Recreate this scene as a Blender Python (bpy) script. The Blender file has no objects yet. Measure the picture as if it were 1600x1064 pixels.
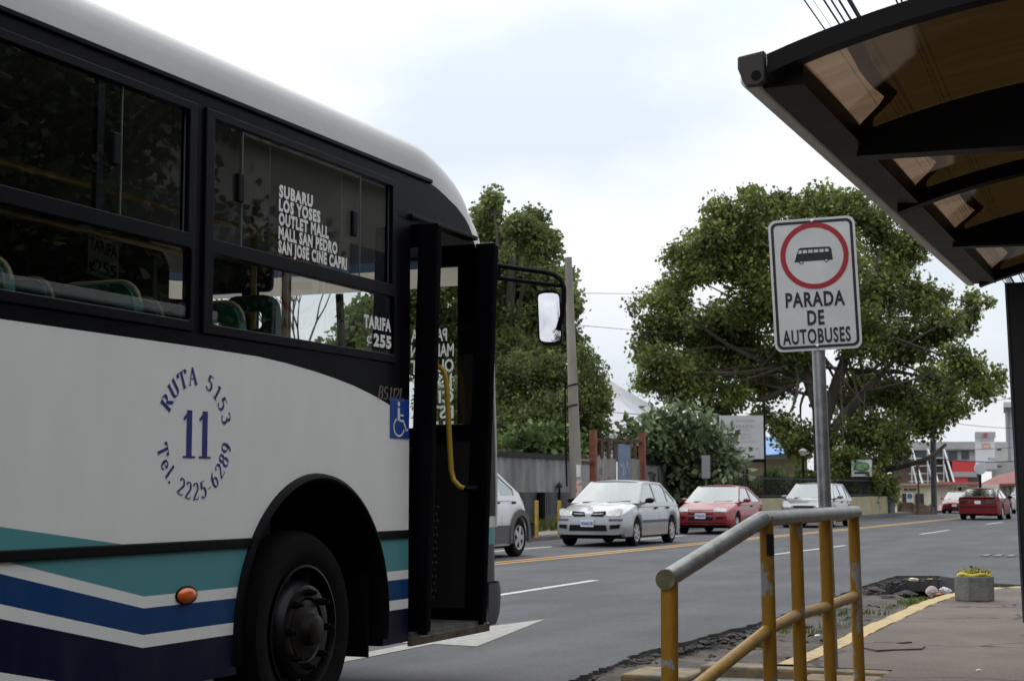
import bpy, bmesh, math, random
import numpy as np
from mathutils import Vector, Matrix
from mathutils.geometry import tessellate_polygon
R = math.radians
SC = bpy.context.scene
COL = SC.collection
random.seed(7)

# ------------------------------------------------------------------ camera
# road runs along +Y, X to the right, Z up; the photographer stands at the origin
F = 2500.0
EYE = Vector((0.0, 0.0, 1.22))
def _cray(x, y): return Vector(((x - 800) / F, -(y - 532) / F, 1.0))
_y = _cray(1870, 765).normalized()
_n = _cray(1870, 765).cross(_cray(870, 765)).normalized()
if _n.y < 0: _n = -_n
_x = _y.cross(_n)
if _x.x < 0: _x = -_x
def ray(x, y):
    c = _cray(x, y)
    return Vector((_x.dot(c), _y.dot(c), _n.dot(c)))
cam = bpy.data.cameras.new('camera')
camo = bpy.data.objects.new('camera', cam)
COL.objects.link(camo)
camo.matrix_world = Matrix(((_x.x, _x.y, -_x.z, EYE.x), (_y.x, _y.y, -_y.z, EYE.y), (_n.x, _n.y, -_n.z, EYE.z), (0, 0, 0, 1)))
cam.sensor_width = 36.0
cam.lens = F / 1600 * 36
cam.clip_start = 0.05
cam.clip_end = 3000
cam.dof.use_dof = True
cam.dof.focus_distance = 9.5
cam.dof.aperture_fstop = 9.0
SC.camera = camo

# ------------------------------------------------------------------ sky, sun, exposure
SUN_EL, SUN_AZ = 58.0, -30.0          # azimuth from +Y towards +X: high, ahead and to the left, behind cloud
world = bpy.data.worlds.new('World')
SC.world = world
world.use_nodes = True
nt = world.node_tree
nt.nodes.clear()
def _wn(t, **k):
    n = nt.nodes.new(t)
    for a, b in k.items(): setattr(n, a, b)
    return n
sky = _wn('ShaderNodeTexSky', sky_type='NISHITA', sun_disc=False)
sky.sun_elevation = R(SUN_EL); sky.sun_rotation = R(SUN_AZ)
tc = _wn('ShaderNodeTexCoord')
mp = _wn('ShaderNodeMapping'); mp.inputs['Scale'].default_value = (1.0, 1.0, 2.2); mp.inputs['Location'].default_value = (3.1, 1.7, 0.4)
nz = _wn('ShaderNodeTexNoise'); nz.inputs['Scale'].default_value = 3.2; nz.inputs['Detail'].default_value = 5; nz.inputs['Roughness'].default_value = .5
cr = _wn('ShaderNodeValToRGB')
cr.color_ramp.elements[0].position = .36; cr.color_ramp.elements[0].color = (.61, .665, .725, 1)
cr.color_ramp.elements[1].position = .66; cr.color_ramp.elements[1].color = (.96, .96, .975, 1)
sp = _wn('ShaderNodeSeparateXYZ')
up = _wn('ShaderNodeMapRange'); up.inputs[1].default_value = 0.0; up.inputs[2].default_value = 1.0; up.inputs[3].default_value = .93; up.inputs[4].default_value = 1.9
mul = _wn('ShaderNodeVectorMath', operation='SCALE')
mul2 = _wn('ShaderNodeVectorMath', operation='SCALE'); mul2.inputs['Scale'].default_value = 8.4
mx = _wn('ShaderNodeMix', data_type='RGBA'); mx.inputs[0].default_value = .93
bg = _wn('ShaderNodeBackground'); bg.inputs[1].default_value = .12
ow = _wn('ShaderNodeOutputWorld')
L = nt.links.new
L(tc.outputs['Generated'], mp.inputs[0]); L(mp.outputs[0], nz.inputs[0]); L(nz.outputs[0], cr.inputs[0])
L(tc.outputs['Generated'], sp.inputs[0]); L(sp.outputs[2], up.inputs[0])
L(cr.outputs[0], mul.inputs[0]); L(up.outputs[0], mul.inputs['Scale']); L(mul.outputs[0], mul2.inputs[0])
L(sky.outputs[0], mx.inputs[6]); L(mul2.outputs[0], mx.inputs[7]); L(mx.outputs[2], bg.inputs[0]); L(bg.outputs[0], ow.inputs[0])
sun = bpy.data.lights.new('sun', 'SUN')
sun.energy = 1.0; sun.angle = R(75); sun.color = (1, .96, .9)
suno = bpy.data.objects.new('sun', sun)
COL.objects.link(suno)
_sd = Vector((math.sin(R(SUN_AZ)) * math.cos(R(SUN_EL)), math.cos(R(SUN_AZ)) * math.cos(R(SUN_EL)), math.sin(R(SUN_EL))))
suno.rotation_euler = _sd.to_track_quat('Z', 'Y').to_euler()
suno.location = (0, 0, 60)
SC.view_settings.view_transform = 'Standard'
SC.view_settings.look = 'None'
SC.view_settings.exposure = 0.22
SC.view_settings.gamma = 1.0
SC.cycles.use_denoising = True
SC.cycles.max_bounces = 8
SC.cycles.transparent_max_bounces = 24

# ------------------------------------------------------------------ measuring helpers (pixels of the photograph -> metres)
def PL(px, py, axis, val):
    r = ray(px, py)
    return EYE + r * ((val - EYE[axis]) / r[axis])
def G(px, py, z=0.0): return PL(px, py, 2, z)
def D(px, py, d): return EYE + ray(px, py) * d
def sc_(d): return F / d           # pixels per metre at depth d

# ------------------------------------------------------------------ mesh helpers
class MB:
    def __init__(s): s.v = []; s.f = []; s.mi = []; s.cur = 0
    def add(s, vs, fs):
        b = len(s.v); s.v += [tuple(v) for v in vs]
        for f in fs: s.f.append(tuple(b + i for i in f)); s.mi.append(s.cur)
        return s
    def box(s, x0, x1, y0, y1, z0, z1):
        return s.add([(x, y, z) for x in (x0, x1) for y in (y0, y1) for z in (z0, z1)],
                     [(0, 1, 3, 2), (4, 6, 7, 5), (0, 4, 5, 1), (2, 3, 7, 6), (0, 2, 6, 4), (1, 5, 7, 3)])
    def bar(s, p, q, w, h=None, up=(0, 0, 1)):
        p, q = Vector(p), Vector(q); h = w if h is None else h
        d = (q - p).normalized(); a = d.cross(Vector(up))
        if a.length < 1e-4: a = d.cross(Vector((1, 0, 0)))
        a.normalize(); b = a.cross(d).normalized(); a = a * w / 2; b = b * h / 2
        return s.add([p + a + b, p + a - b, p - a - b, p - a + b, q + a + b, q + a - b, q - a - b, q - a + b],
                     [(0, 3, 2, 1), (4, 5, 6, 7), (0, 1, 5, 4), (1, 2, 6, 5), (2, 3, 7, 6), (3, 0, 4, 7)])
    def tube(s, path, r, n=12, cap=True):
        P = [Vector(p) for p in path]; rr = r if isinstance(r, (list, tuple)) else [r] * len(P)
        vs = []; fs = []; last = None
        for i, p in enumerate(P):
            t = ((P[min(i + 1, len(P) - 1)] - P[max(i - 1, 0)])).normalized()
            if last is None:
                a = t.cross(Vector((0, 0, 1)))
                if a.length < .05: a = t.cross(Vector((0, 1, 0)))
            else: a = last - t * last.dot(t)
            a.normalize(); last = a; b = t.cross(a)
            for k in range(n):
                an = 2 * math.pi * k / n
                vs.append(p + (a * math.cos(an) + b * math.sin(an)) * rr[i])
        for i in range(len(P) - 1):
            for k in range(n):
                k2 = (k + 1) % n
                fs.append((i * n + k, i * n + k2, (i + 1) * n + k2, (i + 1) * n + k))
        if cap: fs += [tuple(range(n - 1, -1, -1)), tuple((len(P) - 1) * n + k for k in range(n))]
        return s.add(vs, fs)
    def prism(s, loops, fn, back=True):
        """loops: [outer, hole, ...] of 2-D points; fn(x, y, k) -> 3-D, k = 0 front face, 1 back face"""
        flat = [p for l in loops for p in l]
        tri = tessellate_polygon([[Vector((p[0], p[1], 0)) for p in l] for l in loops])
        n = len(flat)
        vs = [fn(p[0], p[1], 0) for p in flat] + [fn(p[0], p[1], 1) for p in flat]
        fs = [tuple(t) for t in tri]
        if back:
            fs += [(t[2] + n, t[1] + n, t[0] + n) for t in tri]
            o = 0
            for l in loops:
                m = len(l)
                fs += [(o + i, o + i + n, o + (i + 1) % m + n, o + (i + 1) % m) for i in range(m)]
                o += m
        return s.add(vs, fs)
    def lathe(s, prof, fn, n=32):
        """prof: [(r, h)]; fn(r*cos, r*sin, h) -> 3-D"""
        vs = [fn(r * math.cos(2 * math.pi * k / n), r * math.sin(2 * math.pi * k / n), h) for r, h in prof for k in range(n)]
        fs = [(i * n + k, i * n + (k + 1) % n, (i + 1) * n + (k + 1) % n, (i + 1) * n + k) for i in range(len(prof) - 1) for k in range(n)]
        return s.add(vs, fs)
    def grid(s, rows, closed=False):
        m = len(rows[0]); vs = [p for r in rows for p in r]; fs = []
        for i in range(len(rows) - 1):
            for k in range(m if closed else m - 1):
                k2 = (k + 1) % m
                fs.append((i * m + k, i * m + k2, (i + 1) * m + k2, (i + 1) * m + k))
        return s.add(vs, fs)
    def build(s, name, mat, parent=None, smooth=True, bev=0, solid=0, ang=35, recalc=True):
        me = bpy.data.meshes.new(name)
        o = Vector(parent.get('_w', parent.location)) if parent is not None else Vector((0, 0, 0))
        me.from_pydata([Vector(v) - o for v in s.v], [], s.f)
        for m in (mat if isinstance(mat, (list, tuple)) else [mat]): me.materials.append(m)
        me.polygons.foreach_set('material_index', s.mi)
        bm = bmesh.new(); bm.from_mesh(me)
        bmesh.ops.remove_doubles(bm, verts=bm.verts, dist=1e-5)
        if recalc: bmesh.ops.recalc_face_normals(bm, faces=bm.faces)
        for f in bm.faces: f.smooth = smooth
        if smooth:
            for e in bm.edges:
                if len(e.link_faces) == 2 and e.calc_face_angle(0) > R(ang): e.smooth = False
        bm.to_mesh(me); bm.free()
        ob = bpy.data.objects.new(name, me); COL.objects.link(ob)
        if parent is not None: ob.parent = parent
        if parent is not None and parent.type == 'MESH': ob['_o'] = 1
        if solid:
            m = ob.modifiers.new('thickness', 'SOLIDIFY'); m.thickness = solid; m.offset = -1
        if bev:
            m = ob.modifiers.new('bevel', 'BEVEL'); m.width = bev; m.segments = 2; m.limit_method = 'ANGLE'; m.angle_limit = R(40)
        ob['_w'] = tuple(o)
        return ob
def root(name, loc, label, cat, group=None):
    o = bpy.data.objects.new(name, None); COL.objects.link(o)
    o.location = loc; o.empty_display_size = .2
    o['label'] = label; o['category'] = cat; o['_w'] = tuple(loc)
    if group: o['group'] = group
    return o
def tag(o, label=None, cat=None, group=None, kind=None):
    if label: o['label'] = label
    if cat: o['category'] = cat
    if group: o['group'] = group
    if kind: o['kind'] = kind
    return o
def dup(o, parent=None):
    kids = [c for c in bpy.data.objects if c.parent == o]
    c = o.copy(); COL.objects.link(c)
    if parent is not None: c.parent = parent
    for k in kids: dup(k, c)
    return c
def arc(cx, cy, rx, ry, a0, a1, n=10):
    return [(cx + rx * math.cos(R(a0 + (a1 - a0) * i / n)), cy + ry * math.sin(R(a0 + (a1 - a0) * i / n))) for i in range(n + 1)]
def rrect(x0, y0, x1, y1, r, n=5):
    return arc(x1 - r, y1 - r, r, r, 0, 90, n) + arc(x0 + r, y1 - r, r, r, 90, 180, n) + arc(x0 + r, y0 + r, r, r, 180, 270, n) + arc(x1 - r, y0 + r, r, r, 270, 360, n)
def frame_fn(o, u, v, depth=.003):
    o, u, v = Vector(o), Vector(u).normalized(), Vector(v).normalized()
    n = u.cross(v)
    return lambda x, y, k=0: o + u * x + v * y - n * (depth * k)

# lettering: the program's own built-in letter shapes, turned into mesh
def text_xy(body, bold=0.0, spacing=1.0):
    c = bpy.data.curves.new('lettering', 'FONT'); c.body = body; c.size = 1; c.offset = bold; c.space_character = spacing
    c.resolution_u = 3
    o = bpy.data.objects.new('lettering', c)
    COL.objects.link(o)
    dg = bpy.context.evaluated_depsgraph_get(); dg.update()
    me = bpy.data.meshes.new_from_object(o.evaluated_get(dg))
    vs = [(v.co.x, v.co.y) for v in me.vertices]; fs = [tuple(p.vertices) for p in me.polygons]
    bpy.data.objects.remove(o); bpy.data.curves.remove(c); bpy.data.meshes.remove(me)
    return vs, fs
def put_text(mb, body, o, u, v, h, w=None, bold=0.0, align='L', shear=0.0, spacing=1.0):
    """cap height h, optional total width w; o = baseline left (or centre), u along, v up"""
    vs, fs = text_xy(body, bold, spacing)
    if not vs: return
    o, u, v = Vector(o), Vector(u).normalized(), Vector(v).normalized()
    x0 = min(p[0] for p in vs); x1 = max(p[0] for p in vs); s = h / .73
    sx = w / (x1 - x0) if w else s
    off = {'L': 0, 'C': -.5, 'R': -1}[align] * (x1 - x0) * sx
    mb.add([o + u * ((p[0] - x0) * sx + off + shear * p[1] * s) + v * (p[1] * s) for p in vs], fs)

# a small book-face alphabet drawn with a broad nib (thick stems, thin bars, serifs)
def _A(*a): return arc(*a)
GLY = {
 'R': ([[(.24, 0), (.24, 1)], [(.24, .98), (.5, .98)] + _A(.5, .75, .25, .23, 90, -90) + [(.24, .52)], [(.48, .52), (.82, .02)]], [(.06, .42, .015), (.06, .3, .985), (.68, .98, .015)], .95),
 'U': ([[(.22, 1), (.22, .35)] + _A(.5, .3, .28, .28, 180, 360) + [(.78, .35), (.78, 1)]], [(.04, .4, .985), (.64, .92, .985)], .95),
 'T': ([[(.5, 0), (.5, 1)], [(.06, .98), (.94, .98)], [(.08, .98), (.06, .76)], [(.92, .98), (.94, .76)]], [(.32, .68, .015)], .95),
 'A': ([[(.14, 0), (.5, 1)], [(.48, 1), (.86, 0)], [(.27, .36), (.7, .36)]], [(.0, .3, .015), (.68, 1.0, .015)], .98),
 '1': ([[(.5, 0), (.5, 1)], [(.5, .97), (.22, .8)]], [(.2, .8, .015)], .72),
 '5': ([[(.76, .96), (.3, .96)], [(.3, .96), (.24, .56)], [(.24, .56)] + _A(.42, .31, .32, .31, 115, -150)], [], .82),
 '3': ([_A(.42, .76, .27, .22, 150, -90) , _A(.42, .29, .31, .29, 90, -150)], [], .78),
 '2': ([_A(.42, .7, .3, .28, 160, -25) + [(.14, .04)], [(.12, .04), (.78, .04)], [(.78, .04), (.82, .2)]], [], .82),
 '6': ([_A(.44, .31, .3, .3, 0, 360) , [(.15, .36)] + _A(.62, .4, .48, .58, 180, 100)], [], .82),
 '8': ([_A(.44, .75, .25, .23, 0, 360, 14), _A(.44, .27, .31, .27, 0, 360, 14)], [], .82),
 '9': ([_A(.44, .69, .3, .3, 0, 360), [(.73, .64)] + _A(.26, .6, .48, .58, 0, -80)], [], .82),
 'e': ([[(.16, .36), (.7, .36)] + _A(.43, .33, .28, .32, 5, 320)], [], .76),
 'l': ([[(.3, 0), (.3, 1)]], [(.12, .48, .015), (.14, .3, .985)], .5),
 '.': ([[(.2, .0), (.2, .13)]], [], .4),
 '-': ([[(.1, .34), (.5, .34)]], [], .6),
 'B': ([[(.24, 0), (.24, 1)], [(.24, .98), (.5, .98)] + _A(.5, .76, .22, .22, 90, -90) + [(.24, .53)], [(.5, .53)] + _A(.5, .27, .27, .26, 90, -90) + [(.24, .02)]], [(.06, .3, .015), (.06, .3, .985)], .9),
 'S': ([_A(.44, .74, .27, .24, 35, 260), _A(.44, .27, .3, .26, 80, -150)], [], .8),
 'L': ([[(.24, 0), (.24, 1)], [(.24, .02), (.8, .02)], [(.8, .02), (.84, .24)]], [(.06, .42, .985)], .86),
}
def glyph(mb, ch, fn, thick=.15, thin=.045):
    """fn(x, y, lift) -> 3-D for x, y in the unit cell"""
    st, se, w = GLY[ch]; k = 0
    for pl in st:
        L_, Rr = [], []
        for i, p in enumerate(pl):
            a = pl[max(i - 1, 0)]; b = pl[min(i + 1, len(pl) - 1)]
            dx, dy = b[0] - a[0], b[1] - a[1]; l = math.hypot(dx, dy) or 1; dx /= l; dy /= l
            t = (thin + (thick - thin) * abs(dy) ** 1.6) / 2
            if len(pl) == 2 and dx * dy > 0 and abs(dx) > .2: t = thin / 2 * 1.3
            L_.append(fn(p[0] - dy * t, p[1] + dx * t, k)); Rr.append(fn(p[0] + dy * t, p[1] - dx * t, k))
        mb.grid([L_, Rr]); k += 1
    for x0, x1, y in se:
        mb.add([fn(x0, y - .02, k), fn(x1, y - .02, k), fn(x1, y + .02, k), fn(x0, y + .02, k)], [(0, 1, 2, 3)]); k += 1
    return w

# ------------------------------------------------------------------ materials
def M(name, col, rough=.5, metal=0.0, var=0.0, scale=4.0, bump=0.0, bscale=60.0, spec=.5, coat=0.0, detail=6, stretch=(1, 1, 1), col2=None, lo=.35, hi=.65, emit=None):
    m = bpy.data.materials.new(name); m.use_nodes = True; t = m.node_tree; n = t.nodes; b = n['Principled BSDF']
    b.inputs['Base Color'].default_value = (*col, 1); b.inputs['Roughness'].default_value = rough; b.inputs['Metallic'].default_value = metal
    b.inputs['Specular IOR Level'].default_value = spec; b.inputs['Coat Weight'].default_value = coat; b.inputs['Coat Roughness'].default_value = .08
    if var or bump or col2:
        c = n.new('ShaderNodeTexCoord'); mp = n.new('ShaderNodeMapping'); mp.inputs['Scale'].default_value = stretch
        t.links.new(c.outputs['Object'], mp.inputs[0])
    if var or col2:
        z = n.new('ShaderNodeTexNoise'); z.inputs['Scale'].default_value = scale; z.inputs['Detail'].default_value = detail; z.inputs['Roughness'].default_value = .62
        r = n.new('ShaderNodeValToRGB'); e = r.color_ramp.elements
        c2 = col2 or tuple(min(1, x * (1 + var)) for x in col); c1 = col if col2 else tuple(x * (1 - var) for x in col)
        e[0].position = lo; e[0].color = (*c1, 1); e[1].position = hi; e[1].color = (*c2, 1)
        t.links.new(mp.outputs[0], z.inputs[0]); t.links.new(z.outputs[0], r.inputs[0]); t.links.new(r.outputs[0], b.inputs['Base Color'])
        rr = n.new('ShaderNodeMapRange'); rr.inputs[3].default_value = max(0, rough - .08); rr.inputs[4].default_value = min(1, rough + .1)
        t.links.new(z.outputs[0], rr.inputs[0]); t.links.new(rr.outputs[0], b.inputs['Roughness'])
    if bump:
        z2 = n.new('ShaderNodeTexNoise'); z2.inputs['Scale'].default_value = bscale; z2.inputs['Detail'].default_value = 4
        bp = n.new('ShaderNodeBump'); bp.inputs['Strength'].default_value = bump; bp.inputs['Distance'].default_value = .02
        t.links.new(mp.outputs[0], z2.inputs[0]); t.links.new(z2.outputs[0], bp.inputs['Height']); t.links.new(bp.outputs[0], b.inputs['Normal'])
    if emit:
        b.inputs['Emission Color'].default_value = (*col, 1); b.inputs['Emission Strength'].default_value = emit
    return m
def glass(name, tint=(.85, .9, .88), ior=1.5, rough=0.0, refl=(1, 1, 1), boost=1.0, base=0.0):
    m = bpy.data.materials.new(name); m.use_nodes = True; t = m.node_tree; n = t.nodes; n.clear()
    tr = n.new('ShaderNodeBsdfTransparent'); tr.inputs[0].default_value = (*tint, 1)
    g = n.new('ShaderNodeBsdfGlossy'); g.inputs['Roughness'].default_value = rough; g.inputs['Color'].default_value = (*refl, 1)
    f = n.new('ShaderNodeFresnel'); f.inputs[0].default_value = ior
    gm = n.new('ShaderNodeNewGeometry'); im = n.new('ShaderNodeMapRange'); im.inputs[3].default_value = ior; im.inputs[4].default_value = 1 / ior     # same sheen from both sides of the pane
    t.links.new(gm.outputs['Backfacing'], im.inputs[0]); t.links.new(im.outputs[0], f.inputs[0])
    k = n.new('ShaderNodeMath'); k.operation = 'MULTIPLY_ADD'; k.inputs[1].default_value = boost; k.inputs[2].default_value = base; k.use_clamp = True
    mx = n.new('ShaderNodeMixShader'); o = n.new('ShaderNodeOutputMaterial')
    t.links.new(f.outputs[0], k.inputs[0]); t.links.new(k.outputs[0], mx.inputs[0]); t.links.new(tr.outputs[0], mx.inputs[1]); t.links.new(g.outputs[0], mx.inputs[2]); t.links.new(mx.outputs[0], o.inputs[0])
    return m
BLACK = M('black_rubber', (.0035, .0035, .0045), .55, spec=.09)
BLACKP = M('black_paint', (.0022, .0022, .0042), .38, var=.3, scale=3, spec=.07)
ALU = M('black_aluminium', (.0022, .0022, .0052), .42, .0, var=.3, scale=6, spec=.085)
CHROME = M('chrome', (.6, .6, .62), .2, 1)
STEEL = M('galvanised_steel', (.33, .34, .35), .42, .75, var=.22, scale=14, bump=.05)
WHITE = M('white_paint', (.72, .72, .70), .45, var=.05, scale=6)
TYRE = M('tyre_rubber', (.0035, .0035, .0037), .85, var=.3, scale=12, bump=.2, spec=.15)
GLASS = glass('window_glass', (.86, .88, .875), 1.5, boost=.65)
CARGLASS = glass('car_glass', (.34, .38, .38), 1.5, boost=1.6, base=.12, rough=.09, refl=(.95, 1, 1))
MIRROR = M('mirror_glass', (.62, .63, .66), .02, 1)
CONC = M('concrete', (.17, .168, .155), .85, var=.25, scale=5, bump=.4, bscale=30)
# ================================================================== ground, road, pavements
def asphalt():
    m = bpy.data.materials.new('worn_asphalt'); m.use_nodes = True; t = m.node_tree; n = t.nodes; b = n['Principled BSDF']; k = t.links.new
    c = n.new('ShaderNodeTexCoord')
    def noise(s, d=5, st=(1, 1, 1), ro=.6):
        mp = n.new('ShaderNodeMapping'); mp.inputs['Scale'].default_value = st; z = n.new('ShaderNodeTexNoise'); z.inputs['Scale'].default_value = s; z.inputs['Detail'].default_value = d; z.inputs['Roughness'].default_value = ro
        k(c.outputs['Object'], mp.inputs[0]); k(mp.outputs[0], z.inputs[0]); return z
    def ramp(src, a, ca, d, cd):
        r = n.new('ShaderNodeValToRGB'); e = r.color_ramp.elements; e[0].position = a; e[0].color = (*ca, 1); e[1].position = d; e[1].color = (*cd, 1); k(src, r.inputs[0]); return r.outputs[0]
    def mix(f, a, b_, mode='MIX'):
        x = n.new('ShaderNodeMix'); x.data_type = 'RGBA'; x.blend_type = mode
        if isinstance(f, float): x.inputs[0].default_value = f
        else: k(f, x.inputs[0])
        k(a, x.inputs[6])
        if isinstance(b_, tuple): x.inputs[7].default_value = (*b_, 1)
        else: k(b_, x.inputs[7])
        return x.outputs[2]
    base = ramp(noise(.55, 6).outputs[0], .3, (.056, .056, .062), .7, (.078, .078, .085))
    lane = ramp(noise(.8, 4, (1.6, .05, 1)).outputs[0], .35, (.86, .86, .87), .65, (1.12, 1.12, 1.12))
    fine = ramp(noise(90, 3).outputs[0], .3, (.6, .6, .6), .72, (1.45, 1.45, 1.45))
    x = mix(1.0, base, lane, 'MULTIPLY'); x = mix(1.0, x, fine, 'MULTIPLY'); mid = ramp(noise(26, 4, (1, .6, 1), .7).outputs[0], .3, (.78, .78, .78), .7, (1.24, 1.24, 1.24)); x = mix(1.0, x, mid, 'MULTIPLY'); pat = ramp(noise(.9, 7, (1, .35, 1), .7).outputs[0], .42, (.80, .80, .81), .6, (1.10, 1.10, 1.09)); x = mix(1.0, x, pat, 'MULTIPLY')
    # hairline cracks with ragged courses
    v = n.new('ShaderNodeTexVoronoi'); v.feature = 'DISTANCE_TO_EDGE'; v.inputs['Scale'].default_value = .22
    dm = n.new('ShaderNodeVectorMath'); dm.operation = 'MULTIPLY_ADD'; dz = noise(1.3, 6)
    k(dz.outputs['Color'], dm.inputs[0]); dm.inputs[1].default_value = (1.2, 1.2, 0); k(c.outputs['Object'], dm.inputs[2]); k(dm.outputs[0], v.inputs['Vector'])
    cm = ramp(v.outputs[0], .002, (1, 1, 1), .006, (0, 0, 0))
    gate = ramp(noise(.18, 2).outputs[0], .5, (0, 0, 0), .62, (.7, .7, .7))
    g2 = n.new('ShaderNodeMath'); g2.operation = 'MULTIPLY'; k(cm, g2.inputs[0]); k(gate, g2.inputs[1])
    x = mix(g2.outputs[0], x, (.035, .035, .036))
    # oil and tar drips
    o = ramp(noise(2.2, 5).outputs[0], .64, (0, 0, 0), .72, (.35, .35, .35)); x = mix(o, x, (.05, .05, .052))
    k(x, b.inputs['Base Color']); b.inputs['Roughness'].default_value = .78; b.inputs['Specular IOR Level'].default_value = .35
    bp = n.new('ShaderNodeBump'); bp.inputs['Strength'].default_value = .35; bp.inputs['Distance'].default_value = .01
    k(noise(120, 3).outputs[0], bp.inputs['Height']); k(bp.outputs[0], b.inputs['Normal'])
    return m
def pavement_mat(name, c1, c2, crack, scale=.55):
    m = M(name, c1, .88, col2=c2, scale=1.1, bump=.35, bscale=55, detail=8); t = m.node_tree; n = t.nodes; k = t.links.new; b = n['Principled BSDF']
    src = b.inputs['Base Color'].links[0].from_socket; c = n.new('ShaderNodeTexCoord')
    z = n.new('ShaderNodeTexNoise'); z.inputs['Scale'].default_value = 1.6; z.inputs['Detail'].default_value = 7; k(c.outputs['Object'], z.inputs[0])
    dm = n.new('ShaderNodeVectorMath'); dm.operation = 'MULTIPLY_ADD'; dm.inputs[1].default_value = (.9, .9, 0); k(z.outputs['Color'], dm.inputs[0]); k(c.outputs['Object'], dm.inputs[2])
    v = n.new('ShaderNodeTexVoronoi'); v.feature = 'DISTANCE_TO_EDGE'; v.inputs['Scale'].default_value = scale; k(dm.outputs[0], v.inputs['Vector'])
    r = n.new('ShaderNodeValToRGB'); e = r.color_ramp.elements; e[0].position = .004; e[0].color = (1, 1, 1, 1); e[1].position = .016; e[1].color = (0, 0, 0, 1); k(v.outputs[0], r.inputs[0])
    z3 = n.new('ShaderNodeTexNoise'); z3.inputs['Scale'].default_value = 70; z3.inputs['Detail'].default_value = 3; k(c.outputs['Object'], z3.inputs[0])
    r3 = n.new('ShaderNodeMapRange'); r3.inputs[1].default_value = .3; r3.inputs[2].default_value = .7; r3.inputs[3].default_value = .75; r3.inputs[4].default_value = 1.25; k(z3.outputs[0], r3.inputs[0])
    sc = n.new('ShaderNodeVectorMath'); sc.operation = 'SCALE'; k(src, sc.inputs[0]); k(r3.outputs[0], sc.inputs['Scale'])
    x = n.new('ShaderNodeMix'); x.data_type = 'RGBA'; k(r.outputs[0], x.inputs[0]); k(sc.outputs[0], x.inputs[6]); x.inputs[7].default_value = (*crack, 1); k(x.outputs[2], b.inputs['Base Color'])
    return m
def worn_paint(name, col, under, amount=.5, scale=9):
    return M(name, under, .75, col2=col, scale=scale, lo=amount - .10, hi=amount + .02, bump=.2, bscale=80, detail=9)
ASPH = asphalt()
PAVE = pavement_mat('cracked_pavement', (.098, .073, .058), (.155, .123, .098), (.03, .026, .023))
DIRT = M('dirt', (.040, .034, .028), .95, col2=(.105, .088, .072), scale=4, bump=.8, bscale=24, detail=9)
TAR = M('broken_asphalt', (.016, .016, .016), .95, col2=(.075, .064, .054), scale=9, bump=.9, bscale=40)
YKERB = worn_paint('worn_yellow_kerb_paint', (.46, .335, .15), (.22, .185, .14), .46, 7)
WMARK = worn_paint('worn_white_road_paint', (.50, .49, .46), (.15, .15, .155), .40, 12)
YMARK = worn_paint('worn_yellow_road_paint', (.50, .30, .08), (.15, .14, .125), .40, 12)

def sheet(name, pts, z, mat, kind='structure', thick=0):
    mb = MB()
    if thick: mb.prism([pts], lambda x, y, k: (x, y, z - k * thick))
    else: mb.prism([pts], lambda x, y, k: (x, y, z), back=False)
    o = mb.build(name, mat, smooth=False); o['kind'] = kind
    return o
EARTH = M('earth', (.07, .075, .045), .95, var=.4, scale=.3, bump=.4, bscale=5)
sheet('ground', [(-900, -300), (900, -300), (900, 1800), (-900, 1800)], -.30, EARTH)
edge = [(-4.3, -30), (-4.3, 9)]
_e = [G(870, 1072), G(905, 1056), G(950, 1040), G(1000, 1019), G(1062, 1003), G(1186, 972), G(1282, 941), G(1344, 916), G(1400, 899), G(1470, 899)]
_e = [(p.x, p.y) for p in _e]
rr_ = random.Random(3)
for a, b in zip(_e[:-1], _e[1:]):
    for i in range(14):
        t = i / 14; edge.append((a[0] + (b[0] - a[0]) * t + rr_.uniform(-.03, .03), a[1] + (b[1] - a[1]) * t))
edge += [(-2.6, 22.0), (-1.0, 21.2), (30, 21.4)]
FK = [(-14.5, -30), (-14.5, 36), (-14.3, 50), (-13.6, 67), (-13.15, 76), (-12.2, 95), (-11.0, 130), (-8.5, 220), (-6, 320)]     # far kerb line
road_pts = edge + [(30, 30), (-.8, 30.5), (-.6, 75), (1.6, 130), (6, 220), (12, 320)] + FK[::-1]
road_o = sheet('road', road_pts, 0.0, ASPH, thick=.22)

# markings
def stripe(mb, pl, w, z=.004, off=0.0):
    P = [Vector((p.x, p.y, z)) for p in pl]; rows = [[], []]
    for i, p in enumerate(P):
        d = (P[min(i + 1, len(P) - 1)] - P[max(i - 1, 0)]); d.z = 0; d.normalize(); s = Vector((d.y, -d.x, 0))
        rows[0].append(p + s * (off - w / 2)); rows[1].append(p + s * (off + w / 2))
    mb.grid(rows)
mb = MB()
yl = [G(600, 897), G(780, 879.5), G(840, 874), G(1090, 849.5), G(1342, 825), G(1486, 810.5), G(1540, 805)]
stripe(mb, yl, .13, off=-.15); stripe(mb, yl, .13, off=.15)
tag(mb.build('double_yellow_line', YMARK), kind='structure')
mb = MB()
for a, b in (((560, 963), (640, 951)), ((700, 942), (930, 906.5)), ((1195, 868), (1321, 852)), ((1438, 834.5), (1483, 828)), ((1541, 819), (1566, 815.5))):
    stripe(mb, [G(*a), G(*b)], .12)
stripe(mb, [G(740, 864), G(863, 853.8)], .12)
stripe(mb, [G(1000, 842.5), G(1070, 836.5)], .12)
tag(mb.build('lane_dashes', WMARK), kind='structure')
mb = MB()
mb.prism([[(-5.80, 5.5), (-5.62, 5.5), (-5.62, 11.6), (-5.22, 11.55), (-5.71, 14.2), (-6.2, 11.55), (-5.80, 11.6)]], lambda x, y, k: (x, y, .004), back=False)
tag(mb.build('lane_arrow', M('worn_white_arrow_paint', (.20, .195, .18), .75, col2=(.33, .32, .29), scale=9, lo=.3, hi=.6, detail=8)), kind='structure')

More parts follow.
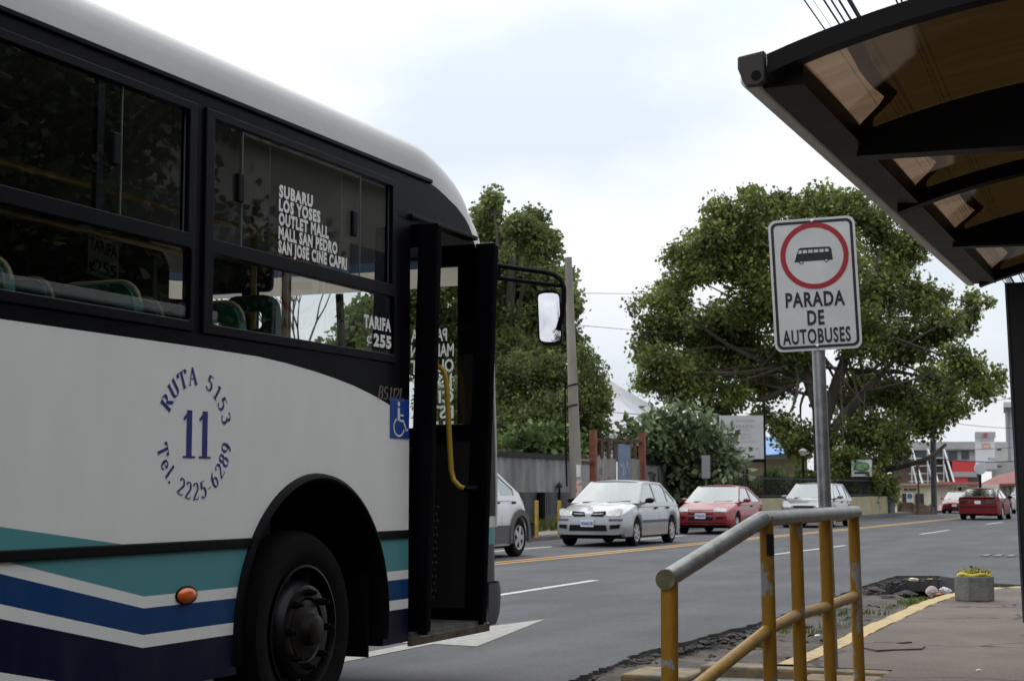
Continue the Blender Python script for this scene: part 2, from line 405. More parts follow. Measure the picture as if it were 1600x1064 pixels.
# gutter of dirt and broken asphalt between the road and the kerb
def hash2(x, y, s=0): 
    from mathutils import noise
    return noise.fractal(Vector((x, y, s)), 1.0, 2.0, 5)
rows = []
for j in range(0, 131):
    y = 3 + j * .13
    row = []
    for i in range(0, 25):
        x = -4.5 + i * .085
        d = (x + 3.5) / .9
        z = -.075 + .06 * hash2(x * 1.5, y * 1.5, 2) + .03 * hash2(x * 6, y * 6, 5) + .045 * d * d * (1 if x < -3.5 else .6)
        if x < -3.95: z = min(z, -.03)
        row.append((x, y, z))
    rows.append(row)
tag(MB().grid(rows).build('roadside_dirt', DIRT), kind='structure')
def lump(mb, c, r, rnd, fl=.6):
    bm = bmesh.new(); bmesh.ops.create_icosphere(bm, subdivisions=2, radius=1)
    s = rnd.uniform(0, 99); q = Matrix.Rotation(rnd.uniform(0, 6.3), 3, 'Z')
    vs = []
    for v in bm.verts:
        k = 1 + .45 * hash2(v.co.x * 1.3 + s, v.co.y * 1.3, v.co.z * 1.3 + s)
        p = q @ Vector((v.co.x * r * k * 1.25, v.co.y * r * k, v.co.z * r * k * fl)); vs.append(Vector(c) + p)
    mb.add(vs, [tuple(x.index for x in f.verts) for f in bm.faces]); bm.free()
mb = MB(); rnd = random.Random(11)
for a, b in zip(_e[:-1], _e[1:]):
    n = int(math.hypot(b[0] - a[0], b[1] - a[1]) * 60)
    for i in range(n):
        t = rnd.random(); off = abs(rnd.gauss(0, .12))
        x = a[0] + (b[0] - a[0]) * t + off - .02; y = a[1] + (b[1] - a[1]) * t - (.25 if b[1] > 22.9 else 0)
        lump(mb, (x, y, -.035 - off * .16), rnd.uniform(.010, .034) * (1 - min(.5, off)) * (1.6 if rnd.random() < .08 else 1), rnd, .5)
for i in range(70):
    y = rnd.uniform(10.2, 19.5); lump(mb, (rnd.uniform(-3.6, -2.75), y, -.08), rnd.uniform(.015, .05), rnd)
for px, py, r in ((1385, 932, .13), (1330, 950, .10), (1415, 925, .12), (1255, 975, .08), (1365, 920, .12)):
    p = G(px, py, -.05); lump(mb, (p.x, p.y, -.075), r, rnd, .35)
o = mb.build('broken_asphalt_rubble', TAR); tag(o, 'black crumbled asphalt along the broken road edge beside the yellow kerb', 'rubble', kind='stuff')

# near pavement with a yellow painted kerb turning into the side street
KL = [(-2.6, 10.45), (-2.6, 12), (-2.63, 14), (-2.66, 16.4), (-2.62, 17.6), (-2.54, 18.55), (-2.33, 19.4), (-1.95, 20.1), (-1.3, 20.55), (0, 20.75), (9, 20.9)]
sheet('pavement', [(p[0] + .16, p[1]) if p[1] < 19 else (p[0] + .12, p[1] - .14) for p in KL] + [(9, -8), (-1.82, -8), (-1.82, 10.45)], .08, PAVE, thick=.4)
mb = MB(); rows = []
rnd = random.Random(5)
KS = []
for a, b in zip(KL[:-1], KL[1:]):
    n = max(1, int(math.hypot(b[0] - a[0], b[1] - a[1]) / .18))
    KS += [(a[0] + (b[0] - a[0]) * i / n, a[1] + (b[1] - a[1]) * i / n) for i in range(n)]
KS.append(KL[-1])
for i, p in enumerate(KS):
    a = KS[max(i - 1, 0)]; b = KS[min(i + 1, len(KS) - 1)]
    dx, dy = b[0] - a[0], b[1] - a[1]; l = math.hypot(dx, dy); nx, ny = dy / l, -dx / l
    j = rnd.uniform(-.012, .012); q = rnd.uniform(-.006, .006)
    rows.append([(p[0] + nx * e, p[1] + ny * e, z) for e, z in ((j - .02, -.2), (j, .05 + q), (.03, .083 + q), (.19, .086 + q), (.20, -.2))])
mb.grid(rows)
tag(mb.build('kerb', YKERB), kind='structure')
# lower ramp beside the hand rail, with its yellow edged step
tag(MB().add([(-3.0, 10.3, .0), (-1.84, 10.3, .02), (-1.84, 5, -.55), (-3.0, 5, -.55), (-3.0, 10.3, -.3), (-1.84, 10.3, -.3), (-1.84, 5, -.8), (-3.0, 5, -.8)],
         [(0, 1, 2, 3), (4, 7, 6, 5), (0, 4, 5, 1), (1, 5, 6, 2), (2, 6, 7, 3), (3, 7, 4, 0)]).build('ramp', pavement_mat('ramp_concrete', (.16, .155, .145), (.24, .23, .215), (.06, .06, .055)), smooth=False), kind='structure')
mb = MB(); mb.box(-3.05, -1.83, 10.3, 10.55, -.1, .075); mb.box(-2.32, -1.83, 9.95, 10.3, -.1, .055); mb.box(-3.5, -3.05, 10.0, 10.5, -.1, .03)
tag(mb.build('step_edging', worn_paint('worn_step_paint', (.235, .17, .075), (.135, .115, .088), .54, 6), smooth=False, bev=.02), kind='structure')
# a heaved slab and shards of the pavement
mb = MB()
for pts, h in (([(1348, 1012), (1372, 1004), (1400, 1006), (1446, 1010), (1440, 1014), (1395, 1015), (1370, 1017)], .012), ([(1366, 1005), (1388, 1001), (1425, 1003), (1398, 1006)], .016)):
    q = [G(x, y, .085) for x, y in pts]
    mb.prism([[(p.x, p.y) for p in q]], lambda x, y, k, h=h: (x, y, .085 + h * (1 - k) * (.4 + .6 * ((y * 3) % 1)) - k * .02))
tag(mb.build('heaved_pavement_slab', PAVE, smooth=False), kind='structure')

# far pavement
FP = FK[:6]
sheet('far_pavement', [(p[0] - .17, p[1]) for p in FP] + [(-40, 95), (-40, -30)], .13, pavement_mat('far_pavement_concrete', (.20, .18, .155), (.28, .255, .22), (.08, .07, .06), .3), thick=.4)
mb = MB(); mb.grid([[(p[0] + e, p[1], z) for e, z in ((.02, -.1), (0, .10), (-.03, .132), (-.18, .132), (-.18, -.2))] for p in FP])
tag(mb.build('far_kerb', M('dirty_kerb_concrete', (.10, .095, .09), .9, var=.3, scale=3, bump=.3), smooth=True), kind='structure')
# ================================================================== foliage
def leaf_mat(name, dark, light, yellow, trans=.3):
    m = bpy.data.materials.new(name); m.use_nodes = True; t = m.node_tree; n = t.nodes; n.clear(); k = t.links.new
    g = n.new('ShaderNodeNewGeometry'); c = n.new('ShaderNodeTexCoord')
    z = n.new('ShaderNodeTexNoise'); z.inputs['Scale'].default_value = .55; z.inputs['Detail'].default_value = 3; k(c.outputs['Object'], z.inputs[0])
    r1 = n.new('ShaderNodeValToRGB'); e = r1.color_ramp.elements; e[0].position = 0; e[0].color = (*dark, 1); e[1].position = .9; e[1].color = (*light, 1)
    x = e.new(.97); x.color = (*yellow, 1); k(g.outputs['Random Per Island'], r1.inputs[0])
    r2 = n.new('ShaderNodeMapRange'); r2.inputs[1].default_value = .35; r2.inputs[2].default_value = .68; r2.inputs[3].default_value = .5; r2.inputs[4].default_value = 1.5; k(z.outputs[0], r2.inputs[0])
    s = n.new('ShaderNodeVectorMath'); s.operation = 'SCALE'; k(r1.outputs[0], s.inputs[0]); k(r2.outputs[0], s.inputs['Scale'])
    d = n.new('ShaderNodeBsdfPrincipled'); d.inputs['Roughness'].default_value = .5; d.inputs['Specular IOR Level'].default_value = .35
    tl = n.new('ShaderNodeBsdfTranslucent'); mx = n.new('ShaderNodeMixShader'); mx.inputs[0].default_value = trans; o = n.new('ShaderNodeOutputMaterial')
    k(s.outputs[0], d.inputs['Base Color']); k(s.outputs[0], tl.inputs[0]); k(d.outputs[0], mx.inputs[1]); k(tl.outputs[0], mx.inputs[2]); k(mx.outputs[0], o.inputs[0])
    return m
def leaf_mesh(name, mat, parent, blobs, clumps, per, size, seed, spread=.9, wide=.42, droop=.25, shell=.55, zmin=None, sub=0):
    """blobs: [(centre, (rx, ry, rz))]; leaf clumps scattered through the blobs' volume, each leaf a folded diamond"""
    rg = np.random.default_rng(seed)
    if sub:
        nb = []
        for c, rr in blobs:
            for _ in range(sub):
                q = rg.normal(size=3); q /= np.linalg.norm(q); f = rg.uniform(.1, .9); k = rg.uniform(.40, .68)
                nb.append((Vector((c[0] + q[0] * rr[0] * f, c[1] + q[1] * rr[1] * f, c[2] + q[2] * rr[2] * f)), (rr[0] * k, rr[1] * k, rr[2] * k * .8)))
        blobs = nb
    vol = np.array([b[1][0] * b[1][2] for b in blobs]); vol = vol / vol.sum()
    idx = rg.choice(len(blobs), clumps, p=vol)
    C0 = np.array([list(b[0]) for b in blobs])[idx]; RD = np.array([list(b[1]) for b in blobs])[idx]
    d = rg.normal(size=(clumps, 3)); d /= np.linalg.norm(d, axis=1)[:, None]
    rad = shell + (1.0 - shell) * rg.random(clumps) ** .6; inner = rg.random(clumps) < .22; rad[inner] = rg.random(inner.sum()) * .7
    cc = C0 + d * RD * rad[:, None]
    if zmin is not None: cc[:, 2] = np.maximum(cc[:, 2], zmin)
    cs = size * rg.uniform(1.2, 3.0, clumps) * spread
    n = clumps * per
    o = np.repeat(cc, per, 0) + np.clip(rg.normal(size=(n, 3)), -1.7, 1.7) * np.repeat(cs, per)[:, None] * .6
    a = np.repeat(d, per, 0) * .7 + rg.normal(size=(n, 3)) * .8; a[:, 2] -= droop; a /= np.linalg.norm(a, axis=1)[:, None]
    b = rg.normal(size=(n, 3)); b -= a * (a * b).sum(1)[:, None]; b /= np.linalg.norm(b, axis=1)[:, None]
    c = np.cross(a, b); s = size * rg.uniform(.45, 1.6, n)[:, None]
    v = np.empty((n, 4, 3)); v[:, 0] = o; v[:, 1] = o + a * s * .5 + b * s * wide + c * s * .12; v[:, 2] = o + a * s; v[:, 3] = o + a * s * .5 - b * s * wide + c * s * .12
    me = bpy.data.meshes.new(name); w = Vector(parent['_w']) if parent is not None else Vector((0, 0, 0))
    v = v.reshape(-1, 3) - np.array(w)
    me.vertices.add(n * 4); me.vertices.foreach_set('co', v.ravel())
    me.loops.add(n * 4); me.loops.foreach_set('vertex_index', np.arange(n * 4, dtype=np.int32))
    me.polygons.add(n); me.polygons.foreach_set('loop_start', np.arange(0, n * 4, 4, dtype=np.int32)); me.polygons.foreach_set('loop_total', np.full(n, 4, dtype=np.int32))
    me.update(calc_edges=True); me.materials.append(mat)
    ob = bpy.data.objects.new(name, me); COL.objects.link(ob)
    if parent is not None: ob.parent = parent; ob['_w'] = tuple(w)
    return ob
def pblobs(lst, d, jit=0.0, flat=.8, seed=1):
    rg = random.Random(seed); out = []
    for px, py, r in lst:
        dd = d + rg.uniform(-jit, jit); rw = r / sc_(dd)
        out.append((D(px, py, dd), (rw, rw * 1.1, rw * flat)))
    return out
BARK = M('bark', (.060, .050, .040), .9, var=.4, scale=3, bump=.8, bscale=14, stretch=(1, 1, .25))
def limbs(name, parent, paths, mat=BARK):
    mb = MB()
    for pts, r0, r1 in paths:
        P = [Vector(p) for p in pts]; Q = []
        n = len(P) - 1
        for i in range(n):                       # soften the course of the limb
            for j in range(4):
                t = j / 4; p0 = P[max(i - 1, 0)]; p1 = P[i]; p2 = P[i + 1]; p3 = P[min(i + 2, n)]
                Q.append(.5 * ((2 * p1) + (p2 - p0) * t + (2 * p0 - 5 * p1 + 4 * p2 - p3) * t * t + (3 * p1 - p0 - 3 * p2 + p3) * t ** 3))
        Q.append(P[-1])
        mb.tube(Q, [r0 + (r1 - r0) * i / (len(Q) - 1) for i in range(len(Q))], 7)
    return mb.build(name, mat, parent)
def base_of(px, py, d, z=0.0):
    p = D(px, py, d); return Vector((p.x, p.y, z))

LEAF_BIG = leaf_mat('ash_green_leaves', (.058, .086, .026), (.205, .245, .062), (.38, .36, .09), .45)
LEAF_DARK = leaf_mat('dark_green_leaves', (.068, .100, .036), (.19, .24, .075), (.33, .31, .085), .45)
LEAF_BUSH = leaf_mat('shrub_leaves', (.068, .098, .036), (.18, .225, .07), (.36, .33, .07), .45)
LEAF_LIGHT = leaf_mat('fresh_green_leaves', (.06, .11, .03), (.14, .21, .055), (.2, .25, .07))
LEAF_MON = leaf_mat('glossy_broad_leaves', (.055, .092, .036), (.18, .24, .115), (.27, .32, .17), .2)

# the great tree on the right
DT = 76
big = root('broad_tree', base_of(1290, 800, DT + 1), 'huge spreading broadleaf tree rising behind the bus stop sign', 'tree')
bl = [(1212,318,26),(1195,378,42),(1160,372,40),(1230,370,40),(1220,440,45),(1290,470,45),(1040,470,45),(1030,520,45),(1012,560,24),(1050,580,50),(1088,600,42),(1075,430,38),(1110,390,48),(1130,345,38),(1180,330,36),(1240,325,36),(1300,330,42),(1360,350,45),(1400,388,42),
      (1150,420,55),(1200,480,55),(1130,500,55),(1170,560,55),(1100,545,45),(1250,400,55),(1320,410,55),(1380,450,55),(1440,470,45),(1470,520,42),(1500,568,36),(1536,604,26),(1552,588,14),(1500,500,28),(1518,470,18),
      (1400,540,55),(1330,520,55),(1340,610,50),(1410,620,50),(1460,600,36),(1200,605,34),(1240,560,42),(1150,618,28),(1482,640,26),(1440,660,32),(1390,680,38),(1345,680,38),(1255,690,36),(1222,668,24),(1320,722,34),(1372,725,28),
      (1012,600,18),(1000,548,14),(1060,400,18),(1085,365,14),(1170,304,14),(1270,303,14),(1340,312,18),(1545,470,8),(1560,600,10),(1510,640,12),(1535,620,12),(1190,650,20),(1060,620,26),(1120,640,20),(1400,700,30),(1365,755,25)]
bb = pblobs(bl, DT, 3.5, .85, 4)
leaf_mesh('crown', LEAF_BIG, big, bb, 12500, 12, .165, 21, spread=.95, sub=10)
b0 = big.location
tk = [b0 + Vector((0, 0, -.2)), D(1290, 740, DT), D(1287, 690, DT), D(1283, 640, DT)]
paths = [([*tk], .62, .42),
    ([D(1284, 650, DT), D(1262, 590, DT), D(1235, 530, DT), D(1195, 460, DT), D(1170, 400, DT)], .36, .07),
    ([D(1286, 660, DT), D(1310, 590, DT), D(1335, 520, DT), D(1365, 440, DT), D(1375, 390, DT)], .34, .07),
    ([D(1287, 690, DT), D(1335, 630, DT), D(1390, 570, DT), D(1440, 510, DT)], .28, .06),
    ([D(1284, 640, DT), D(1280, 560, DT), D(1275, 470, DT), D(1260, 390, DT)], .30, .06),
    ([D(1262, 590, DT), D(1205, 570, DT), D(1140, 540, DT), D(1070, 490, DT)], .22, .05),
    ([D(1240, 600, DT), D(1180, 625, DT), D(1110, 590, DT), D(1050, 570, DT)], .16, .05),
    ([D(1290, 740, DT), D(1340, 742, DT), D(1410, 728, DT - 2), D(1450, 715, DT - 3), D(1478, 694, DT - 3)], .20, .07),
    ([D(1290, 720, DT), D(1360, 690, DT), D(1430, 640, DT), D(1500, 600, DT)], .2, .04)]
rg = random.Random(9)
for c, r in bb:
    s = D(rg.uniform(1225, 1345), rg.uniform(480, 640), DT)
    m = s.lerp(c, .55) + Vector((rg.uniform(-.5, .5), rg.uniform(-.5, .5), rg.uniform(-.2, .7)))
    paths.append(([s.lerp(c, .15), m, c], .09, .02))
limbs('trunk', big, paths)

# dense tree on the left, and the shrubs in front of it
DL = 57
lt = root('dense_tree', base_of(790, 815, DL + 1), 'tall dense dark green tree behind the grey street fence', 'tree')
lb = [(762,335,24),(772,372,40),(812,362,26),(836,378,38),(800,430,60),(860,440,38),(850,500,48),(885,470,20),(790,520,60),(745,430,40),(896,478,12),(700,420,60),(690,520,60),(640,470,55),(770,310,12),(835,350,20),(880,430,14),(600,540,50),(890,540,20),(820,560,50)]
lbb = pblobs(lb, DL, 2.5, .95, 2)
leaf_mesh('crown', LEAF_DARK, lt, lbb, 7600, 13, .13, 5, spread=1.0, sub=12)
b0 = lt.location
pt = [([b0 + Vector((0, 0, -.2)), D(790, 700, DL), D(792, 600, DL), D(795, 480, DL), D(800, 400, DL)], .32, .08)]
for c, r in lbb: pt.append(([D(792, 600, DL).lerp(c, .1), D(793, 540, DL).lerp(c, .55), c], .10, .02))
limbs('trunk', lt, pt)
DB = 54
bu = root('tall_shrub', base_of(860, 815, DB), 'bushy mixed green shrub with yellowish sprays around the concrete pole', 'shrub')
bbl = [(800,600,55),(860,590,48),(908,600,40),(918,565,18),(930,632,26),(850,650,55),(785,660,50),(900,672,44),(936,662,18),(912,548,10),(945,640,8),(760,620,50),(700,640,60),(870,700,40),(925,690,25)]
bbb = pblobs(bbl, DB, 1.5, .95, 3)
leaf_mesh('foliage', LEAF_BUSH, bu, bbb, 4600, 12, .12, 8, wide=.3, droop=.4, spread=.8, sub=12)
limbs('stem', bu, [([bu.location + Vector((0, 0, -.2)), bu.location.lerp(c, .6), c], .09, .015) for c, r in bbb])
sh = root('leafy_plant', base_of(840, 812, 48.5), 'fresh light green leafy plants showing over the fence top', 'plant')
sbb = pblobs([(800,705,16),(822,700,18),(850,698,22),(872,702,16),(787,712,10),(890,706,14),(865,690,10)], 48.5, .3, .8, 6)
leaf_mesh('foliage', LEAF_LIGHT, sh, sbb, 240, 9, .22, 3, wide=.34)
limbs('stem', sh, [([sh.location, sh.location.lerp(c, .6), c], .03, .01) for c, r in sbb])
# broad leaved climber right of the gate
DM = 56
mo = root('broad_leaf_plant', base_of(1080, 806, DM), 'big split leaf plant hanging over the fence by the white board', 'plant')
mbl = [(1040,682,34),(1078,674,30),(1105,695,26),(1128,725,20),(1060,720,36),(1100,730,36),(1000,688,20),(978,690,12),(1130,745,20),(1075,756,30),(1030,662,10),(1018,700,16),(1105,765,26)]
mbb = pblobs(mbl, DM, 1.0, .95, 7)
leaf_mesh('foliage', LEAF_MON, mo, mbb, 1500, 8, .26, 13, wide=.27, droop=.5)
limbs('stem', mo, [([mo.location, mo.location.lerp(c, .6), c], .06, .02) for c, r in mbb])
# round clipped bush behind the railings, darker shrubs under the great tree
tp = root('clipped_bush', base_of(1210, 800, 70), 'round clipped yellow green bush behind the black railings', 'bush')
leaf_mesh('foliage', LEAF_LIGHT, tp, [(D(1210, 750, 70), (.47, .47, .42))], 420, 8, .07, 4, shell=.85)
limbs('stem', tp, [([tp.location, D(1210, 765, 70)], .05, .05)])
us = root('dark_shrub', base_of(1370, 800, 74), 'dark leafy shrubs between the railings and the hoarding', 'shrub')
usb = pblobs([(1340,768,20),(1365,765,20),(1385,760,12),(1300,765,20),(1260,760,16)], 75.5, .3, .9, 8)
leaf_mesh('foliage', LEAF_DARK, us, usb, 500, 10, .22, 17)
limbs('stem', us, [([us.location, c], .05, .02) for c, r in usb])
hg = root('dark_hedge', base_of(1250, 800, 77), 'dark hedge filling the garden behind the black railings', 'hedge')
hgb = pblobs([(1170 + i * 19, 768 + (i % 3) * 5, 17) for i in range(12)], 77, .8, .9, 18)
leaf_mesh('foliage', LEAF_DARK, hg, hgb, 900, 10, .15, 19)
for c, r in hgb: limbs('stem', hg, [([Vector((c.x, c.y, .1)), c], .04, .02)])
# bare tree seen through the windows of the bus, and greenery beyond the far kerb there
bt = root('bare_tree', base_of(480, 790, 55), 'thin leafless tree seen through the bus windscreen', 'tree')
rg = random.Random(31); pth = []
def twig(p, d, l, r, k):
    q = p + d * l; pth.append(([p, p.lerp(q, .5) + Vector((rg.uniform(-.1, .1), rg.uniform(-.1, .1), 0)), q], r, r * .6))
    if k == 0: return
    for _ in range(rg.choice((2, 3, 3))):
        e = (d + Vector((rg.uniform(-.7, .7), rg.uniform(-.7, .7), rg.uniform(-.1, .6)))).normalized(); twig(q, e, l * rg.uniform(.6, .85), r * .6, k - 1)
twig(bt.location.copy(), Vector((0, 0, 1)), 3.2, .14, 6)
limbs('trunk', bt, pth)
wt = root('roadside_tree', base_of(610, 800, 60), 'green tree across the road seen through the bus windscreen', 'tree')
wbb = pblobs([(600,500,36),(640,540,40),(560,560,40),(500,590,45),(430,600,40),(380,560,40),(330,560,50),(560,500,20),(250,560,60)], 60, 2, .9, 12)
leaf_mesh('crown', LEAF_BUSH, wt, wbb, 1500, 11, .24, 14)
limbs('trunk', wt, [([wt.location, D(600, 640, 60), D(590, 560, 60)], .2, .08)] + [([D(600, 640, 60), c], .06, .02) for c, r in wbb])
# grass and weeds
def tufts(name, label, mat, pts, h, seed, w=.012):
    rg = random.Random(seed); mb = MB()
    for x, y, z in pts:
        for _ in range(9):
            a = rg.uniform(0, 6.28); l = h * rg.uniform(.5, 1.3); s = rg.uniform(.1, .6); bx, by = x + rg.uniform(-.06, .06), y + rg.uniform(-.06, .06)
            tx, ty = math.cos(a), math.sin(a); nx, ny = -ty * w, tx * w
            mb.add([(bx - nx, by - ny, z), (bx + nx, by + ny, z), (bx + tx * s * l * .5 + nx * .6, by + ty * s * l * .5 + ny * .6, z + l * .65), (bx + tx * s * l, by + ty * s * l, z + l), (bx + tx * s * l * .5 - nx * .6, by + ty * s * l * .5 - ny * .6, z + l * .65)], [(0, 1, 2, 3, 4)])
    return tag(mb.build(name, mat, recalc=False), label, 'grass', kind='stuff')
GRASS = leaf_mat('weedy_grass', (.06, .085, .025), (.14, .17, .05), (.25, .23, .08))
rg = random.Random(2)
tufts('verge_grass', 'yellow green weeds growing along the foot of the grey street fence', GRASS, [(rg.uniform(-16.8, -15.9), rg.uniform(26, 52), .13) for _ in range(900)], .26, 3, .02)
wp = []
for px, py, n, s in ((1432, 939, 14, .10), (1396, 948, 6, .1), (1345, 955, 5, .12), (1290, 955, 6, .2), (1300, 975, 6, .1), (1195, 1005, 8, .12), (1260, 985, 6, .12), (1455, 935, 8, .1)):
    p = G(px, py, -.03)
    wp += [(p.x + rg.gauss(0, s), p.y + rg.gauss(0, s), -.06) for _ in range(n)]
tufts('gutter_weeds', 'small green weeds sprouting in the dirt along the yellow kerb', leaf_mat('gutter_weed_leaves', (.05, .085, .02), (.13, .18, .04), (.25, .26, .06)), wp, .06, 6, .008)
# ================================================================== the city bus
XB, XL, YR = -4.2, -6.7, -1.9            # right side, left side, rear
XC = (XB + XL) / 2
bus = root('city_bus', (XC, 4.0, 0), 'white city bus with teal and blue stripes and its folding front door open', 'bus')
def S(px, py): p = PL(px, py, 0, XB); return (p.y, p.z)
def sd(off=0.0, t=.04): return lambda y, z, k=0: (XB + off - k * t, y, z)
def sdl(off=0.0, t=.04): return lambda y, z, k=0: (XL - off + k * t, y, z)
def livery():
    m = bpy.data.materials.new('striped_bus_paint'); m.use_nodes = True; t = m.node_tree; n = t.nodes; k = t.links.new; b = n['Principled BSDF']
    c = n.new('ShaderNodeTexCoord'); s = n.new('ShaderNodeSeparateXYZ'); k(c.outputs['Object'], s.inputs[0])
    def mth(op, a, b_=None, c_=None):
        x = n.new('ShaderNodeMath'); x.operation = op
        for i, v in enumerate((a, b_, c_)):
            if v is None: continue
            if isinstance(v, (int, float)): x.inputs[i].default_value = v
            else: k(v, x.inputs[i])
        return x.outputs[0]
    Y, Z = s.outputs[1], s.outputs[2]                    # object origin is at y = 4
    d = mth('MAXIMUM', mth('MULTIPLY', mth('SUBTRACT', 1.80, Y), .21), 0.0)
    zz = mth('SUBTRACT', Z, d)
    r = n.new('ShaderNodeValToRGB'); r.color_ramp.interpolation = 'CONSTANT'; e = r.color_ramp.elements
    W, TE, BL, NV = (.76, .76, .745, 1), (.080, .265, .29, 1), (.002, .042, .150, 1), (.0006, .0024, .024, 1)
    e[0].position = 0; e[0].color = W; e[1].position = .341; e[1].color = NV
    for p, q in ((.54, W), (.595, BL), (.71, W), (.76, TE)): x = e.new(p); x.color = q
    k(zz, r.inputs[0])
    top = mth('MAXIMUM', mth('MULTIPLY_ADD', mth('SUBTRACT', Y, .88), -.118, 1.08), .966)
    f = mth('GREATER_THAN', Z, top)
    mx = n.new('ShaderNodeMix'); mx.data_type = 'RGBA'; k(f, mx.inputs[0]); k(r.outputs[0], mx.inputs[6]); mx.inputs[7].default_value = W
    # road grime thrown up along the skirt, and faint streaks
    z = n.new('ShaderNodeTexNoise'); z.inputs['Scale'].default_value = 3.0; z.inputs['Detail'].default_value = 8; mp = n.new('ShaderNodeMapping'); mp.inputs['Scale'].default_value = (1, 2.4, .8); k(c.outputs['Object'], mp.inputs[0]); k(mp.outputs[0], z.inputs[0])
    g = n.new('ShaderNodeMapRange'); g.inputs[1].default_value = .4; g.inputs[2].default_value = .75; g.inputs[3].default_value = 0; g.inputs[4].default_value = .07; k(z.outputs[0], g.inputs[0])
    m2 = n.new('ShaderNodeMix'); m2.data_type = 'RGBA'; k(g.outputs[0], m2.inputs[0]); k(mx.outputs[2], m2.inputs[6]); m2.inputs[7].default_value = (.20, .19, .175, 1)
    k(m2.outputs[2], b.inputs['Base Color']); b.inputs['Roughness'].default_value = .4; b.inputs['Specular IOR Level'].default_value = .16; b.inputs['Coat Weight'].default_value = .0; b.inputs['Coat Roughness'].default_value = .12
    bz = n.new('ShaderNodeTexNoise'); bz.inputs['Scale'].default_value = 1.6; bz.inputs['Detail'].default_value = 2; k(c.outputs['Object'], bz.inputs[0])
    bp = n.new('ShaderNodeBump'); bp.inputs['Strength'].default_value = .12; bp.inputs['Distance'].default_value = .05; k(bz.outputs[0], bp.inputs['Height']); k(bp.outputs[0], b.inputs['Normal'])
    return m
LIV = livery()
BWHITE = M('bus_roof_white', (.57, .57, .57), .5, var=.06, scale=1.5)
BNAVY = M('bus_navy_bumper', (.016, .015, .036), .45, var=.3, scale=3)
NAVYINK = M('navy_lettering', (.006, .018, .17), .4)
WINK = M('white_lettering', (.74, .74, .72), .5)
INNER = M('bus_interior_panel', (.14, .14, .125), .6, var=.1, scale=2)
INDARK = M('bus_interior_dark', (.018, .018, .019), .7, spec=.2)
SEATM = M('green_seat_plastic', (.015, .13, .085), .35, var=.2, scale=5)
SEATE = M('seat_edge_cream', (.38, .34, .22), .5)
YPOLE = M('yellow_grab_pole', (.50, .33, .03), .35)
WHEELC = (7.28, .53)
ARCH_R = .76
curve = [(8.33, 1.625), (8.20, 1.665), (8.08, 1.70), (7.95, 1.73), (7.82, 1.755), (7.65, 1.785), (7.45, 1.81), (7.24, 1.832), (6.95, 1.855), (6.69, 1.868), (6.2, 1.872), (YR, 1.872)]
def arch(cy, r, z0=.354, n=40):
    a = math.degrees(math.asin((.53 - z0) / r)); return arc(cy, .53, r, r, 180 + a, -a, n)
low = [(YR, .354)] + arch(1.7, ARCH_R) + arch(WHEELC[0], ARCH_R) + [(8.33, .354)] + curve
MB().prism([low], sd()).build('side_panel', LIV, bus, smooth=False)
lowl = [(YR, .354)] + arch(1.7, ARCH_R) + arch(WHEELC[0], ARCH_R) + [(9.42, .354), (9.42, 1.75), (YR, 1.75)]
MB().prism([lowl], sdl()).build('side_panel', LIV, bus, smooth=False)
# window band
WIN = [(6.19 - 2.02 * k, 8.14 - 2.02 * k) for k in range(4)]
zs0, zs1 = 1.935, 3.0
holes = [[(a, zs0), (b, zs0), (b, zs1), (a, zs1)] for a, b in WIN]
band = [(YR, 1.874)] + [(y, z + .002) for y, z in curve[::-1][1:]] + [(8.33, 2.83), (8.33, 3.075), (YR, 3.075)]
MB().prism([band] + holes, sd(.001)).build('window_band', BLACKP, bus, smooth=False)
for i, (a, b) in enumerate(WIN):
    a0, b0 = a + .004, b - .004
    up_ = [(a + .075, 2.388), (b - .06, 2.388), (b - .06, 2.955), (a + .075, 2.955)]
    lo_ = rrect(a + .08, 1.985, b - .03, 2.318, .02, 3)
    mb = MB(); mb.prism([[(a0, zs0 + .004), (b0, zs0 + .004), (b0, zs1 - .004), (a0, zs1 - .004)], up_, lo_], sd(.014, .05))
    w = mb.build('window', ALU, bus, smooth=False, bev=.004)
    MB().box(XB - .006, XB - .001, a + .08, b - .03, 1.985, 2.318).build('glass', GLASS, w, smooth=False)
    if i % 2 == 0: cuts = [(a + .075, a + .59, -.004), (a + .33, b - .43, .003), (b - .62, b - .06, -.012)]; bars = []
    else: cuts = [(a + .075, a + 1.41, -.004), (a + 1.25, b - .06, -.012)]; bars = [a + 1.27]
    GE = bpy.data.materials.get('glass_edge') or M('glass_edge', (.10, .13, .12), .3); gl = MB()
    for y0, y1, o in cuts:
        gl.box(XB + o - .005, XB + o, y0, y1, 2.388, 2.955)
        for y in (y0, y1): MB().box(XB + o - .006, XB + o + .001, y - .002, y + .002, 2.39, 2.953).build('pane_edge', GE, w, smooth=False)
    gl.build('glass', GLASS, w, smooth=False)
    for y in ((a + .31, b - .5) if i % 2 == 0 else (a + 1.36,)): MB().box(XB - .01, XB + .013, y - .025, y + .025, 2.60, 2.74).build('latch', BLACK, w, smooth=False, bev=.006)
    if bars:
        mb = MB()
        for y in bars: mb.box(XB - .03, XB - .006, y - .025, y + .02, 2.388, 2.955)
        mb.build('slider_frame', ALU, w, smooth=False)
    MB().box(XB - .004, XB + .008, a + .08, b - .03, 1.978, 1.986).build('sill_strip', M('sill_seal', (.30, .31, .31), .4) if i == 0 else bpy.data.materials['sill_seal'], w, smooth=False)
# drip rail over the windows
mb = MB(); mb.box(XB - .02, XB + .016, YR, 8.6, 3.062, 3.086); mb.build('drip_rail', BLACKP, bus, smooth=False, bev=.004)
